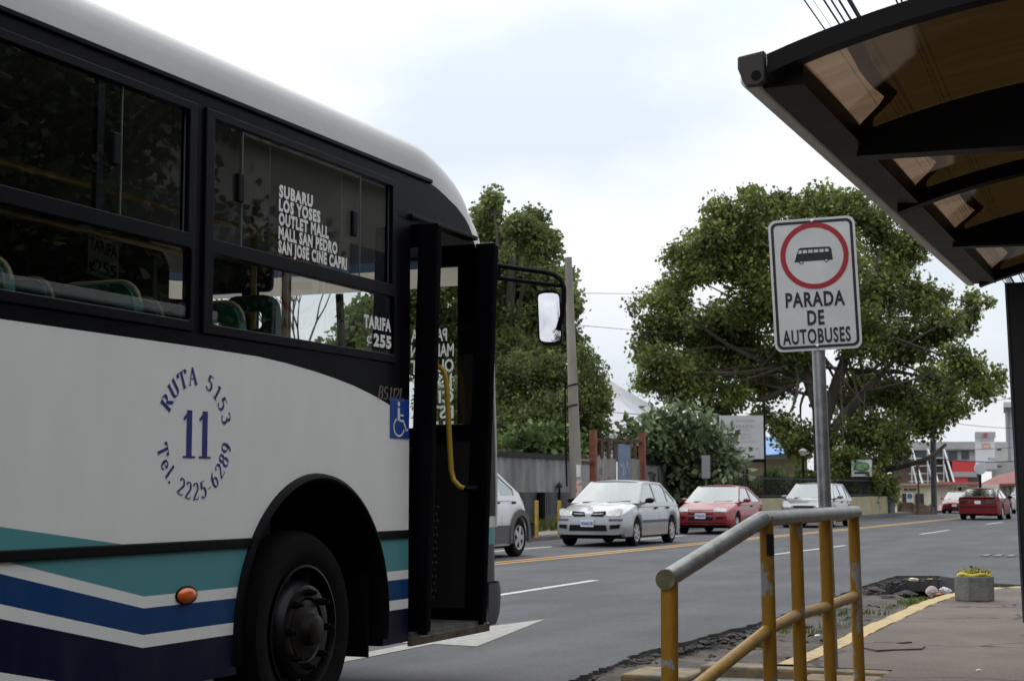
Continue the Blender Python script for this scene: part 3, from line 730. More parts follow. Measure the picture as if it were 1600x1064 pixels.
# belt moulding, arch trims
mb = MB()
for y0, y1 in ((YR, .98), (2.40, 6.66), (7.90, 8.335)): mb.box(XB - .01, XB + .013, y0, y1, .944, .990)
mb.build('belt_moulding', BLACK, bus, smooth=False, bev=.006)
for cy in (WHEELC[0], 1.7):
    rows = []
    for y, z in arch(cy, 1.0, .36 if False else .354, 48):
        dy, dz = y - cy, z - .53
        rows.append([(XB + x, cy + dy * r, max(.34, .53 + dz * r)) for x, r in ((-.02, .735), (.025, .74), (.034, .752), (.026, .770), (.0, .776))])
    MB().grid(rows).build('wheel_arch_trim', BLACK, bus)
    rows = []
    for y, z in arch(cy, .75, .354, 30): rows.append([(XB - x, y, z) for x in (.01, .75)])
    mb = MB().grid(rows); mb.box(XB - .76, XB - .75, cy - .8, cy + .8, .354, 1.3); mb.build('wheel_well', BLACK, bus, recalc=False)
# mud flap behind... hanging at the front edge of the wheel opening
MB().box(XB - .55, XB - .05, 7.93, 7.95, .30, .75).build('mud_flap', BLACK, bus, smooth=False)
# roof: cross sections swept to the domed front
def lerpt(tab, y):
    if y <= tab[0][0]: return tab[0][1]
    for (a, p), (b, q) in zip(tab[:-1], tab[1:]):
        if y <= b:
            t = (y - a) / (b - a); return p + (q - p) * t
    return tab[-1][1]
ZE = [(8.35, 3.075), (8.58, 3.068), (8.72, 3.045), (8.83, 3.018), (8.97, 2.982), (9.09, 2.935), (9.16, 2.89), (9.2, 2.855), (9.23, 2.80), (9.26, 2.76)]
def roof_row(y):
    t = max(0.0, (y - 8.2) / 1.46)
    zt = 2.79 + .56 * (max(0, 1 - t ** 3.0)) ** .55 if t > 0 else 3.35
    ze = lerpt(ZE, y)
    hw = 1.25 - .16 * max(0, (y - 9.15) / .5) ** 2.5
    h = max(.004, zt - ze); kf = min(1, max(0, (y - 8.5) / .8))
    pr = [(1.0, 0), (.9995, .3), (.997, .48), (.988, .62), (.968, .74), (.925, .84), (.83, .91), (.62, .965), (.35, .99), (0, 1)]
    pf = [(1.0, 0), (.99, .2), (.975, .36), (.95, .52), (.915, .66), (.86, .78), (.77, .88), (.60, .95), (.35, .985), (0, 1)]     # rounder over the front dome
    pr = [(a + (c - a) * kf, b_ + (d - b_) * kf) for (a, b_), (c, d) in zip(pr, pf)]
    R_ = [(XC + hw * a, y, ze + h * b_) for a, b_ in pr]
    return R_ + [(XC - hw * a, y, ze + h * b_) for a, b_ in pr[-2::-1]]
ys = [YR, 2, 6, 7.5, 8.0] + [8.2 + i * .06 for i in range(24)] + [9.62]
rf = MB().grid([roof_row(y) for y in ys] + [[(x, y + .05, 2.775) for x, y, z in roof_row(9.62)]]); rf.build('roof', BWHITE, bus, ang=60)
MB().box(XC - .9, XC + .9, 1.5, 3.0, 3.3, 3.40).build('roof_hatch', BWHITE, bus, smooth=False, bev=.03)
# black shoulder above the door, header rail, front corner
edge_ = [(8.33, 3.073)] + [(a, b - .002) for a, b in ZE[:8]]
MB().prism([[(8.332, 2.832), (9.215, 2.832)] + edge_[::-1]], sd(0.0, .05)).build('door_header', BLACKP, bus, smooth=False)
MB().box(XB - .05, XB + .03, 8.30, 9.235, 2.805, 2.832).build('door_rail', BLACK, bus, smooth=False, bev=.006)
MB().box(XB - .06, XB + .004, 8.14, 8.335, 2.80, 2.833).box(XB - .07, XB - .01, 8.31, 8.345, .36, 2.81).build('door_post', BLACK, bus, smooth=False)
# moulded front, wrapped round the corners
DZ = [(.36, .30), (.42, .40), (.52, .44), (.62, .43), (.628, .37), (.64, .36), (.85, .36), (.98, .37), (1.05, .38), (1.24, .38), (1.5, .36), (1.8, .32), (2.1, .28), (2.33, .25), (2.55, .22), (2.72, .20), (2.80, .19), (2.9, .18)]
def dz(z):
    for (a, p), (b, q) in zip(DZ[:-1], DZ[1:]):
        if a <= z <= b: return p + (q - p) * (z - a) / (b - a)
    return DZ[-1][1] if z > 1 else DZ[0][1]
XS = [math.copysign(abs(i / 24) ** .55, i) if abs(i) > 0 else 0 for i in range(-24, 25)]
XS = sorted(set([1 - (1 - abs(math.sin(math.pi / 2 * i / 26))) for i in range(0, 27)] + [-(1 - (1 - abs(math.sin(math.pi / 2 * i / 26)))) for i in range(0, 27)]))
def fr(u, z, off=0.0):
    hw = 1.25 + (.015 if z < .63 else 0)
    return (XC + (hw + off) * u, 9.42 + (dz(z) + off) * (1 - abs(u) ** 5) ** .25 + .06 * (1 - u * u), z)
def front_strip(name, z0, z1, mat, n=4, us=None, off=0.0, parent=bus):
    return MB().grid([[fr(u, z0 + (z1 - z0) * i / n, off) for u in (us or XS)] for i in range(n + 1)]).build(name, mat, parent)
front_strip('bumper', .36, .625, BNAVY, 8, off=.01)
front_strip('front_panel', .63, .87, BNAVY, 4)
TEAL = M('teal_paint', (.060, .275, .31), .4, spec=.2)
front_strip('front_stripe', .87, .98, TEAL, 3)
front_strip('front_stripe', .98, 1.05, BWHITE, 2)
front_strip('cowl', 1.05, 1.22, BLACKP, 2)
wu = [u for u in XS if abs(u) <= .93]
ws = front_strip('windscreen', 1.22, 2.58, glass('windscreen_glass', (.93, .945, .945), boost=.8), 10, wu)
for sgn in (-1, 1): front_strip('corner_pillar', 1.22, 2.58, BLACKP, 10, [u for u in XS if u * sgn >= .925])
mb = MB(); mb.bar((XC, 9.86, 1.22), (XC, 9.72, 2.58), .04); mb.build('windscreen_bar', BLACK, ws)
# translucent moulded header over the windscreen
def trans_mat(name, col, f=.7):
    m = M(name, col, .4); t = m.node_tree; n = t.nodes; b = n['Principled BSDF']; o = n['Material Output']; tl = n.new('ShaderNodeBsdfTranslucent'); tl.inputs[0].default_value = (*col, 1)
    mx = n.new('ShaderNodeMixShader'); mx.inputs[0].default_value = f; t.links.new(b.outputs[0], mx.inputs[1]); t.links.new(tl.outputs[0], mx.inputs[2]); t.links.new(mx.outputs[0], o.inputs[0]); return m
front_strip('header', 2.58, 2.71, trans_mat('cream_moulded_header', (.50, .45, .38)), 3)
front_strip('header', 2.71, 2.79, trans_mat('blue_moulded_header', (.03, .05, .085)), 3)
MB().tube([fr(.985, z, .004) for z in (.98, 1.1, 1.24, 1.4, 1.6, 1.8, 2.0, 2.2, 2.33, 2.45)], .012, 6).build('corner_trim', WHITE, bus)
MB().grid([[fr(u, z, .006) for u in (.9, .925, .95, .97)] for z in (1.12, 1.3, 1.5)]).build('corner_sticker', M('torn_white_sticker', (.02, .02, .02), .5, col2=(.6, .6, .58), scale=9, lo=.5, hi=.52), bus)
# lights on the front
for sgn in (-1, 1):
    MB().grid([[fr(sgn * u, z, .008) for u in (.55, .62, .7, .78, .84)] for z in (.68, .74, .8)]).build('headlight', CHROME, bus)
# rear wall
MB().box(XL + .002, XB - .002, YR - .05, YR, .36, 3.07).build('rear_panel', BWHITE, bus, smooth=False, bev=.02)
# left side windows: dark glass for the most part, a driver's window that opens
wl = [(YR + .1, .3), (.5, 2.3), (2.5, 4.3), (4.5, 6.3)]
hl = [[(a, 1.9), (b, 1.9), (b, 2.95), (a, 2.95)] for a, b in wl] + [[(8.62, 1.75), (9.34, 1.75), (9.34, 2.5), (8.62, 2.5)]]
MB().prism([[(YR, 1.752), (9.42, 1.752), (9.42, 2.9), (9.3, 2.92), (8.7, 3.05), (8.4, 3.075), (YR, 3.075)]] + [hh if False else hh for hh in hl[:4]] + [[(8.62, 1.80), (9.34, 1.80), (9.34, 2.5), (8.62, 2.5)]], sdl(.001)).build('window_band', BLACKP, bus, smooth=False)
TINT = glass('tinted_window_glass', (.10, .12, .11))
for a, b in wl:
    MB().box(XL + .01, XL + .016, a, b, 1.9, 2.95).build('window', TINT, bus, smooth=False)
MB().box(XL + .01, XL + .016, 8.62, 9.34, 1.80, 2.5).build('window', GLASS, bus, smooth=False)
# inside: floor, ceiling, wall linings
MB().box(XL + .05, XB - .76, YR, 9.3, .90, .95).box(XB - .76, XB - .05, YR, 6.4, .90, .95).box(XB - .76, XB - .05, 8.05, 8.33, .90, .95).build('floor', INDARK, bus, smooth=False)
MB().box(XL + .06, XB - .06, YR, 9.2, 2.99, 3.01).build('ceiling', INNER, bus, smooth=False)
MB().box(XB - .11, XB - .045, YR, 6.5, .95, 1.93).box(XB - .11, XB - .045, 6.5, 8.3, 1.31, 1.62).build('wall_lining', INDARK, bus, smooth=False)
MB().box(XL + .045, XL + .1, YR, 9.3, .95, 1.74).build('wall_lining', INNER, bus, smooth=False)
# bulkhead behind the driver, fare card hanging on it
MB().box(XL + .06, XC - .25, 7.9, 7.94, .95, 2.6).build('driver_bulkhead', M('bulkhead_laminate', (.10, .13, .11), .5), bus, smooth=False)
MB().box(XC - .4, XC - .3, 9.1, 9.16, 1.22, 2.58).build('centre_pillar', INDARK, bus, smooth=False)
mb = MB(); mb.box(XL + .3, XB - .9, 9.15, 9.5, .95, 1.30); mb.build('dashboard', INDARK, bus, smooth=False, bev=.05)
cd = D(161, 405, 9.0); cdu = (ray(185, 414) - ray(137, 396)).normalized(); cdv = Vector((0, 0, 1))
cw = 48 / F * 9.0 * 1.05; ch = 62 / F * 9.0
fc = MB().prism([[(-cw / 2, -ch / 2), (cw / 2, -ch / 2), (cw / 2, ch / 2), (-cw / 2, ch / 2)]], frame_fn(cd, cdu, cdv, .004)).build('fare_card', M('fare_card_paper', (.75, .74, .62), .6), bus, smooth=False)
mb = MB(); nn = cdu.cross(cdv)
put_text(mb, 'TARIFA', cd + cdv * .03 + nn * .004, cdu, cdv, ch * .32, cw * .9, .015, 'C'); put_text(mb, '¢255', cd - cdv * (ch * .38) + nn * .004, cdu, cdv, ch * .34, cw * .9, .015, 'C')
mb.build('fare_lettering', BLACK, fc, smooth=False)
# grab rails and poles
mb = MB()
for x in (XC + .45, XC - .45): mb.tube([(x, YR + .3, 2.72), (x, 8.6, 2.72)], .018, 8)
for x, y in ((XC + .45, 5.55), (XC + .45, 7.9), (XC + .45, 3.5), (XC - .45, 6.6), (XC - .45, 4.6), (XB - .8, 8.25)): mb.tube([(x, y, .95), (x, y, 2.98)], .020, 8)
mb.build('grab_rail', YPOLE, bus)
# seats
def seat_fn(x0, y, tilt=.12):
    return lambda a, z, k=0: (x0 + a, y - (z - 1.35) * tilt - k * .07, z)
first = None
for x0 in (XB - .58, XB - 1.06, XL + .12, XL + .60):
    for y in (.3, 1.1, 1.9, 2.7, 3.5, 4.3, 5.15, 6.0, 6.85):
        if x0 < XL + .3 and y > 6.5: continue
        mb = MB()
        outer = rrect(.02, 1.35, .46, 2.14, .09, 4)
        if x0 < XB - .9: outer = rrect(.02, 1.35, .46, 2.18, .09, 4)
        hole = rrect(.12, 1.98, .36, 2.05, .03, 3)
        mb.prism([outer, hole], seat_fn(x0, y)); mb.box(x0 + .02, x0 + .46, y - .05, y + .42, 1.36, 1.43)
        s_ = mb.build('seat', SEATM, bus, bev=.02)
        mb = MB(); mb.box(x0 + .1, x0 + .38, y + .1, y + .3, .95, 1.37); mb.build('pedestal', INDARK, s_, smooth=False)
        m2 = MB(); f_ = seat_fn(x0, y); m2.tube([Vector(f_(a, z, .5)) for a, z in rrect(.012, 1.5, .468, (2.148 if x0 > XB - .9 else 2.188), .095, 4)], .012, 6); m2.build('edge_piping', SEATE, s_)
# front seat on its raised box and the blue edged inside mirror of the cab, both seen through the last window
xa, xb_ = PL(372, 490, 1, 7.85).x, PL(450, 490, 1, 7.85).x; zt_ = PL(412, 466, 1, 7.85).z
sf = lambda x, z, k=0: (x, 7.85 - (z - 1.5) * .10 - k * .07, z)
o = MB().prism([rrect(xa, 1.45, xb_, zt_, .08, 4), rrect(xa + .07, zt_ - .19, xb_ - .09, zt_ - .09, .03, 3)], sf).build('seat', SEATM, bus, bev=.02)
MB().box(xa + .02, xb_ - .02, 7.80, 8.25, 1.40, 1.48).box(xa + .05, xb_ - .05, 7.82, 8.2, .95, 1.40).build('seat_box', INDARK, o, smooth=False)
q0, q1 = PL(322, 402, 1, 9.05), PL(424, 455, 1, 9.05)
MB().prism([rrect(q0.x, q1.z, q1.x, q0.z, .04, 5)], lambda x, z, k: (x, 9.05 + .03 * k, z)).build('cab_mirror', M('blue_mirror_rim', (.012, .025, .16), .4), bus, smooth=False)
MB().prism([rrect(q0.x + .03, q1.z + .03, q1.x - .03, q0.z - .02, .03, 5)], lambda x, z, k: (x, 9.046 + .003 * k, z)).build('cab_mirror_face', M('cab_mirror_face', (.10, .11, .10), .25, var=.7, scale=9), bus, smooth=False)
MB().tube([(XB - .9, 8.45, .95), (XB - .9, 8.45, 2.98)], .022, 8).build('cab_pole', YPOLE, bus)
MB().lathe([(.19, -.015), (.205, 0), (.19, .015), (.18, 0), (.19, -.015)], lambda a, b, h: (XL + .65 + a, 8.85 + b * .45 - h * .9, 1.62 + b * .9 + h * .45), 24).build('steering_wheel', BLACK, bus)
# leaves of the open door, stood square to the side of the bus
def leaf(Y, t_in, t_out, b_out, ztop, zbot, gz0, kick=False):
    """px of inner edge, outer edge at top and at bottom"""
    xi = PL(t_in, 600, 1, Y).x; xt = PL(t_out[0], t_out[1], 1, Y).x; xb = PL(b_out[0], b_out[1], 1, Y).x
    def fn(s, z, k=0):
        f = (z - zbot) / (ztop - zbot); xo = xb + (xt - xb) * f; xin = xi + (xo - xt)
        return (xin + (xo - xin) * s, Y + k * .035, z)
    W = xt - xi; fw = .085 / W; fo = .13 / W
    o = MB().prism([[(0, zbot), (1, zbot), (1, ztop), (0, ztop)], [(fw, gz0), (1 - fo, gz0), (1 - fo, ztop - .14), (fw, ztop - .14)], [(fw, zbot + .1), (1 - fo, zbot + .1), (1 - fo, gz0 - .10), (fw, gz0 - .10)]], fn).build('door_leaf', BLACKP, bus, smooth=False, bev=.006)
    MB().prism([[(fw, gz0), (1 - fo, gz0), (1 - fo, ztop - .14), (fw, ztop - .14)]], lambda a, z, k=0: tuple(Vector(fn(a, z, 0)) + Vector((0, .015 + .004 * k, 0)))).build('glass', GLASS, o, smooth=False)
    MB().prism([[(fw, zbot + .1), (1 - fo, zbot + .1), (1 - fo, gz0 - .10), (fw, gz0 - .10)]], lambda a, z, k=0: tuple(Vector(fn(a, z, 0)) + Vector((0, .012 + .004 * k, 0)))).build('lower_panel', INDARK, o, smooth=False)
    MB().tube([fn(1.0, zbot + .02, .5), fn(1.0, ztop - .02, .5)], .016, 8).build('rubber_seal', BLACK, o)
    if kick:
        mb = MB()
        for i in range(4):
            for j in range(14):
                a = fw + .03 + (i + .5 * (j % 2)) * .045; z = zbot + .16 + j * .044
                c = Vector(fn(a, z, 0)) + Vector((0, .008, 0)); q = .017
                mb.add([c + Vector((-q * .7, 0, 0)), c + Vector((0, 0, -q)), c + Vector((q * .7, 0, 0)), c + Vector((0, 0, q)), c + Vector((0, -.005, 0))], [(0, 1, 4), (1, 2, 4), (2, 3, 4), (3, 0, 4)])
        mb.build('tread_plate', M('tread_plate_metal', (.05, .05, .05), .45, .3), o, smooth=False)
    return fn, o
def zat(px, py, Y): return PL(px, py, 1, Y).z
Yr, Yf = 8.42, 9.28
leaf(Yr, 585, (685, 350), (666, 992), zat(685, 348, Yr), zat(666, 992, Yr), zat(685, 668, Yr))
fnf, lf = leaf(Yf, 657, (773.5, 378), (754, 977), zat(773, 379, Yf), zat(754, 976, Yf), zat(740, 662, Yf), True)
# dark lining panel inside, ahead of the door
px0 = PL(717, 500, 1, 9.5).x
MB().box(px0, XB - .03, 9.48, 9.52, 2.10, 2.80).build('corner_lining', BLACKP, bus, smooth=False); MB().box(px0, XB - .03, 9.48, 9.52, .95, 2.10).build('corner_lining', M('brown_lining', (.035, .018, .012), .6), bus, smooth=False)
# yellow grab handle on the far leaf
hp = [(681, 574), (688, 574), (694, 580), (697, 592), (700, 640), (703, 700), (705, 735), (709, 750), (718, 760), (726, 763), (742, 764)]
MB().tube([PL(x, y, 1, Yf - .10) for x, y in hp[:-1]], .017, 10).build('grab_handle', YPOLE, bus)
MB().tube([PL(722, 763, 1, Yf - .10), PL(745, 763, 1, Yf - .05)], .02, 8).build('handle_bracket', BLACK, bus)
# steps in the doorway
mb = MB(); mb.box(XB - .36, XB + .015, 8.36, 9.42, .36, .40); mb.box(XB - .70, XB - .36, 8.36, 9.42, .62, .66); mb.box(XB - 1.1, XB - .70, 8.36, 9.42, .91, .95)
mb.build('entrance_step', M('worn_step_metal', (.11, .105, .10), .5, .3, var=.4, scale=12), bus, smooth=False)
MB().box(XB - .37, XB - .36, 8.36, 9.42, .40, .62).box(XB - .71, XB - .70, 8.36, 9.42, .66, .92).box(XB - 1.2, XB - .02, 8.30, 8.34, .40, 1.6).box(XB - 1.2, XB - .02, 9.42, 9.46, .36, 1.3).build('step_riser', INDARK, bus, smooth=False)
MB().box(XB - .01, XB + .02, 8.34, 9.45, .325, .372).build('sill_plate', M('rusty_sill', (.10, .075, .05), .7, .3, var=.5, scale=10), bus, smooth=False, bev=.004)
# wheels
def bus_wheel(cy, side):
    s = 1 if side > 0 else -1; x0 = (XB if s > 0 else XL)
    def fn(a, b, h): return (x0 - s * .06 + s * h, cy + a, .505 + b)
    tyre = MB().lathe([(.32, -.02), (.36, .0), (.42, .015), (.47, .005), (.495, -.03), (.505, -.06), (.505, -.22), (.495, -.25), (.46, -.28), (.32, -.27)], fn, 48).build('wheel', TYRE, bus)
    m_r = bpy.data.materials.get('dark_wheel_steel') or M('dark_wheel_steel', (.009, .009, .011), .35, .6, var=.35, scale=9)
    m_g = bpy.data.materials.get('rusty_hub') or M('rusty_hub', (.009, .006, .005), .45, .4, var=.5, scale=14)
    MB().lathe([(.325, -.01), (.33, .004), (.318, .006), (.305, -.03), (.30, -.09), (.285, -.105), (.262, -.05), (.235, -.01), (.225, .012), (.21, .018), (.165, .018), (.155, .0), (.09, .0)], fn, 48).build('rim', m_r, tyre)
    for k in range(8):
        a = 2 * math.pi * (k + .5) / 8
        ca, sa = math.cos(a) * .268, math.sin(a) * .268
        MB().lathe([(.0, .003), (.036, .003), (.04, -.01)], lambda p, q, h, ca=ca, sa=sa: fn(ca + p * .9, sa + q, -.062 + h + .016), 14).build('hand_hole', BLACK, tyre)
    MB().lathe([(.15, .0), (.15, .012), (.085, .03), (.075, .075), (.055, .085), (0, .087)], fn, 24).build('hub', m_g, tyre)
    for k in range(8):
        a = 2 * math.pi * k / 8; ca, sa = math.cos(a) * .188, math.sin(a) * .188
        MB().lathe([(.021, .0), (.021, .028), (.013, .03), (.012, .055), (0, .056)], lambda p, q, h, ca=ca, sa=sa: fn(ca + p, sa + q, h + .018), 6).build('wheel_nut', BLACK, tyre, ang=20)
for cy in (WHEELC[0] - .02, 1.7):
    for s in (1, -1): bus_wheel(cy, s)
MB().box(XL + .3, XB - .3, YR + .3, 9.0, .45, .88).build('underframe', BLACK, bus, smooth=False)
# side marker lamp
mb = MB(); cy, cz = 6.115, .748
mb.lathe([(1.0, 0), (.97, .35), (.8, .7), (.5, .92), (0, 1)], lambda a, b, h: (XB + h * .028, cy + a * .075, cz + b * .036), 24)
ml = mb.build('marker_lamp', M('amber_lens', (.62, .10, .008), .25, coat=.5), bus)
MB().lathe([(1.12, -.05), (1.12, .25), (1.0, .3)], lambda a, b, h: (XB + h * .02, cy + a * .076, cz + b * .037), 24).build('lamp_bezel', BLACK, ml)
# rear view mirror on its double arm
YM = 9.62
m_ = root_m = None
def pm(x, y): return PL(x, y, 1, YM)
ma = MB().tube([pm(760, 415), pm(778, 415), pm(820, 421), pm(855, 426), pm(868, 430), pm(877, 438), pm(881, 450), pm(881, 470), pm(878, 495), pm(872, 515)], .017, 10)
ma.tube([pm(760, 433), pm(790, 436), pm(830, 441), pm(880, 447)], .014, 10); ma.tube([pm(775, 414), pm(776, 434)], .03, 8)
ma = ma.build('mirror_arm', BLACK, bus)
mc = pm(858.5, 496); mu = Vector((.96, .27, .0)).normalized(); mv = Vector((-.07, .07, .99)).normalized()
hw_, hh_ = 19 / sc_(10.35) * 1.0, 44 / sc_(10.35)
MB().prism([rrect(-hw_, -hh_, hw_, hh_, .05, 6)], frame_fn(mc, mu, mv, .05)).build('mirror_shell', BLACK, ma, bev=.012)
mn = mu.cross(mv)
mg_n = Vector((.60, -.78, .05))
_mr = rrect(-hw_ + .010, -hh_ + .013, hw_ - .010, hh_ - .013, .042, 6); _mf = lambda x, y: mc + mu * x + mv * y + mn * (.006 - (x * x + y * y) / 4.5)
MB().grid([[_mf(x * k / 8, y * k / 8) for x, y in _mr] for k in range(9)], closed=True).build('mirror_glass', MIRROR, ma, ang=80)
# lettering and stickers on the side
mb = MB()
def bt_(mb, body, y, z, h, w, bold=.02, off=.002, **k): put_text(mb, body, (XB + off, y, z), (0, 1, 0), (0, 0, 1), h, w, bold, **k)
L5 = [('SUBARU', 7.19), ('LOS YOSES', 7.27), ('OUTLET MALL', 7.36), ('MALL SAN PEDRO', 7.455), ('SAN JOSE CINE CAPRI', 7.56)]
for i, (s, y1) in enumerate(L5): bt_(mb, s, 6.855, 2.69 - i * .0705, .060, y1 - 6.855, .055, .0045, spacing=1.16)
mb.build('destination_lettering', WINK, bus, smooth=False)
mb = MB(); bt_(mb, 'TARIFA', 7.765, 2.118, .068, .325, .055, .002, spacing=1.16); bt_(mb, '255', 7.88, 2.022, .068, .215, .055, .002, spacing=1.16); bt_(mb, '¢', 7.80, 2.03, .066, .06, .0, .002)
mb.build('fare_lettering', WINK, bus, smooth=False)
mb = MB(); x = 7.925
for ch in 'BS112L':
    w = glyph(mb, ch, lambda a, b, k, x=x: (XB + .004 + k * .0003, x + a * .072 + b * .018, 1.728 + b * .072), .17, .05); x += w * .066 + (.004 if ch != '1' else -.008)
mb.build('model_lettering', M('grey_lettering', (.20, .17, .16), .5), bus, smooth=False)
mb = MB()
CY, CZ, RR = 6.165, 1.475, .262
def ring(s, a0, a1, inside=False, h=.080, wd=.085, r=RR):
    ws_ = [GLY[c][2] if c != ' ' else .5 for c in s]; tot = sum(ws_) - ws_[0] / 2 - ws_[-1] / 2; acc = -ws_[0] / 2
    for i, ch in enumerate(s):
        acc += ws_[i] / 2; a = R(a0 + (a1 - a0) * acc / tot); acc += ws_[i] / 2
        if ch == ' ': continue
        c = Vector((math.cos(a), math.sin(a)))
        upv = -c if inside else c; rt = Vector((upv.y, -upv.x)); w = GLY[ch][2]
        o = Vector((CY, CZ)) + c * r - rt * (w * wd / 2) - (upv * h / 2)
        glyph(mb, ch, lambda p, q, k, o=o, rt=rt, upv=upv: (XB + .002 + k * .0003, (o + rt * p * wd + upv * q * h).x, (o + rt * p * wd + upv * q * h).y), .24, .06)
ring('RUTA', 150, 97, wd=.072); ring('5153', 66, 19, h=.074, wd=.066)
ring('Tel. 2225-6289', 198, 346, True, h=.078, wd=.058)
x = 6.035
for ch in '11':
    glyph(mb, ch, lambda a, b, k, x=x: (XB + .002 + k * .0003, x + a * .16, 1.365 + b * .215), .26, .06); x += .125
mb.build('route_lettering', NAVYINK, bus, smooth=False)
# blue wheelchair sign
st = MB().prism([rrect(8.085, 1.513, 8.322, 1.742, .004, 2)], sd(.0042, .002)).build('access_sticker', M('sign_blue', (.008, .055, .30), .4), bus, smooth=False)
mb = MB()
def sp_(a, b): return (XB + .0062, 8.085 + a * .237, 1.513 + b * .229)
mb.prism([arc(.42, .86, .065, .065, 0, 360, 16)[:-1]], lambda a, b, k: sp_(a, b), back=False)
def pen(pts, w):
    Lp, Rp = [], []
    for i, p in enumerate(pts):
        a = pts[max(i - 1, 0)]; b = pts[min(i + 1, len(pts) - 1)]; dx, dy = b[0] - a[0], b[1] - a[1]; l = math.hypot(dx, dy) or 1
        Lp.append(sp_(p[0] - dy / l * w / 2, p[1] + dx / l * w / 2)); Rp.append(sp_(p[0] + dy / l * w / 2, p[1] - dx / l * w / 2))
    mb.grid([Lp, Rp])
pen([(.42, .76), (.43, .44)], .12); pen([(.46, .445), (.68, .445), (.83, .2), (.92, .24)], .06); pen([(.46, .58), (.68, .58)], .05)
pen(arc(.44, .28, .27, .22, 118, 345, 20), .05)
mb.build('wheelchair_symbol', WHITE, st, smooth=False)
# route names painted on the windscreen, read mirrored from behind
mb = MB()
YW = 9.66
wr = PL(712, 540, 1, YW)
for i, (s, w) in enumerate((('PARADA', .27), ('MALL SAN', .32), ('OUTLET', .32), ('JOSBO', .30), ('CICIL', .30), ('ESTRE', .30), ('RUE H', .28))):
    y0 = 532 + i * 24.2; z = PL(712, y0, 1, YW).z
    put_text(mb, s, (wr.x - (.05 if i == 0 else 0), YW - .03 + .0 * i, z), (-1, 0, 0), (0, 0, 1), .085, w, .025)
mb.build('windscreen_lettering', trans_mat('white_vinyl', (.75, .75, .73), .75), ws, smooth=False, recalc=False)
# ================================================================== cars
def smt(tab, y):       # smoothed table
    return (lerpt(tab, y - .06) + lerpt(tab, y) * 2 + lerpt(tab, y + .06)) / 4
def slab(pts, fn, n=14):
    """convex outline cut into upright strips so that it follows a bowed surface; fn(x, z, k)"""
    x0, x1 = min(p[0] for p in pts), max(p[0] for p in pts); rows = [[], [], [], []]
    xs_ = sorted(set([x0 + (x1 - x0) * i / n for i in range(n + 1)] + [p[0] for p in pts]))
    for x in xs_:
        zz = []
        for a, b in zip(pts, pts[1:] + pts[:1]):
            if abs(a[0] - b[0]) < 1e-9:
                if abs(a[0] - x) < 1e-9: zz += [a[1], b[1]]
            elif min(a[0], b[0]) - 1e-9 <= x <= max(a[0], b[0]) + 1e-9: zz.append(a[1] + (b[1] - a[1]) * (x - a[0]) / (b[0] - a[0]))
        lo, hi = min(zz), max(zz)
        rows[0].append(fn(x, lo, 0)); rows[1].append(fn(x, hi, 0)); rows[2].append(fn(x, hi, 1)); rows[3].append(fn(x, lo, 1))
    return MB().grid(rows + [rows[0]])
def car_paint(name, col, met=.0, rough=.3):
    m = M(name, col, rough, met, var=.04, scale=3, coat=.7); return m
PLATE = M('number_plate', (.55, .57, .62), .5); LAMPG = M('lamp_lens', (.55, .56, .54), .12, .55, var=.25, scale=18)
DGREY = M('dark_grille', (.006, .006, .008), .5, spec=.15); WHEELM = M('alloy_wheel', (.42, .42, .43), .35, .7)
REDL = M('red_lens', (.22, .006, .006), .2, coat=.4); INKB = M('plate_ink', (.02, .05, .25), .5)
CLAD = M('grey_cladding', (.055, .055, .06), .55)
SEATG = M('car_interior', (.05, .05, .052), .8)
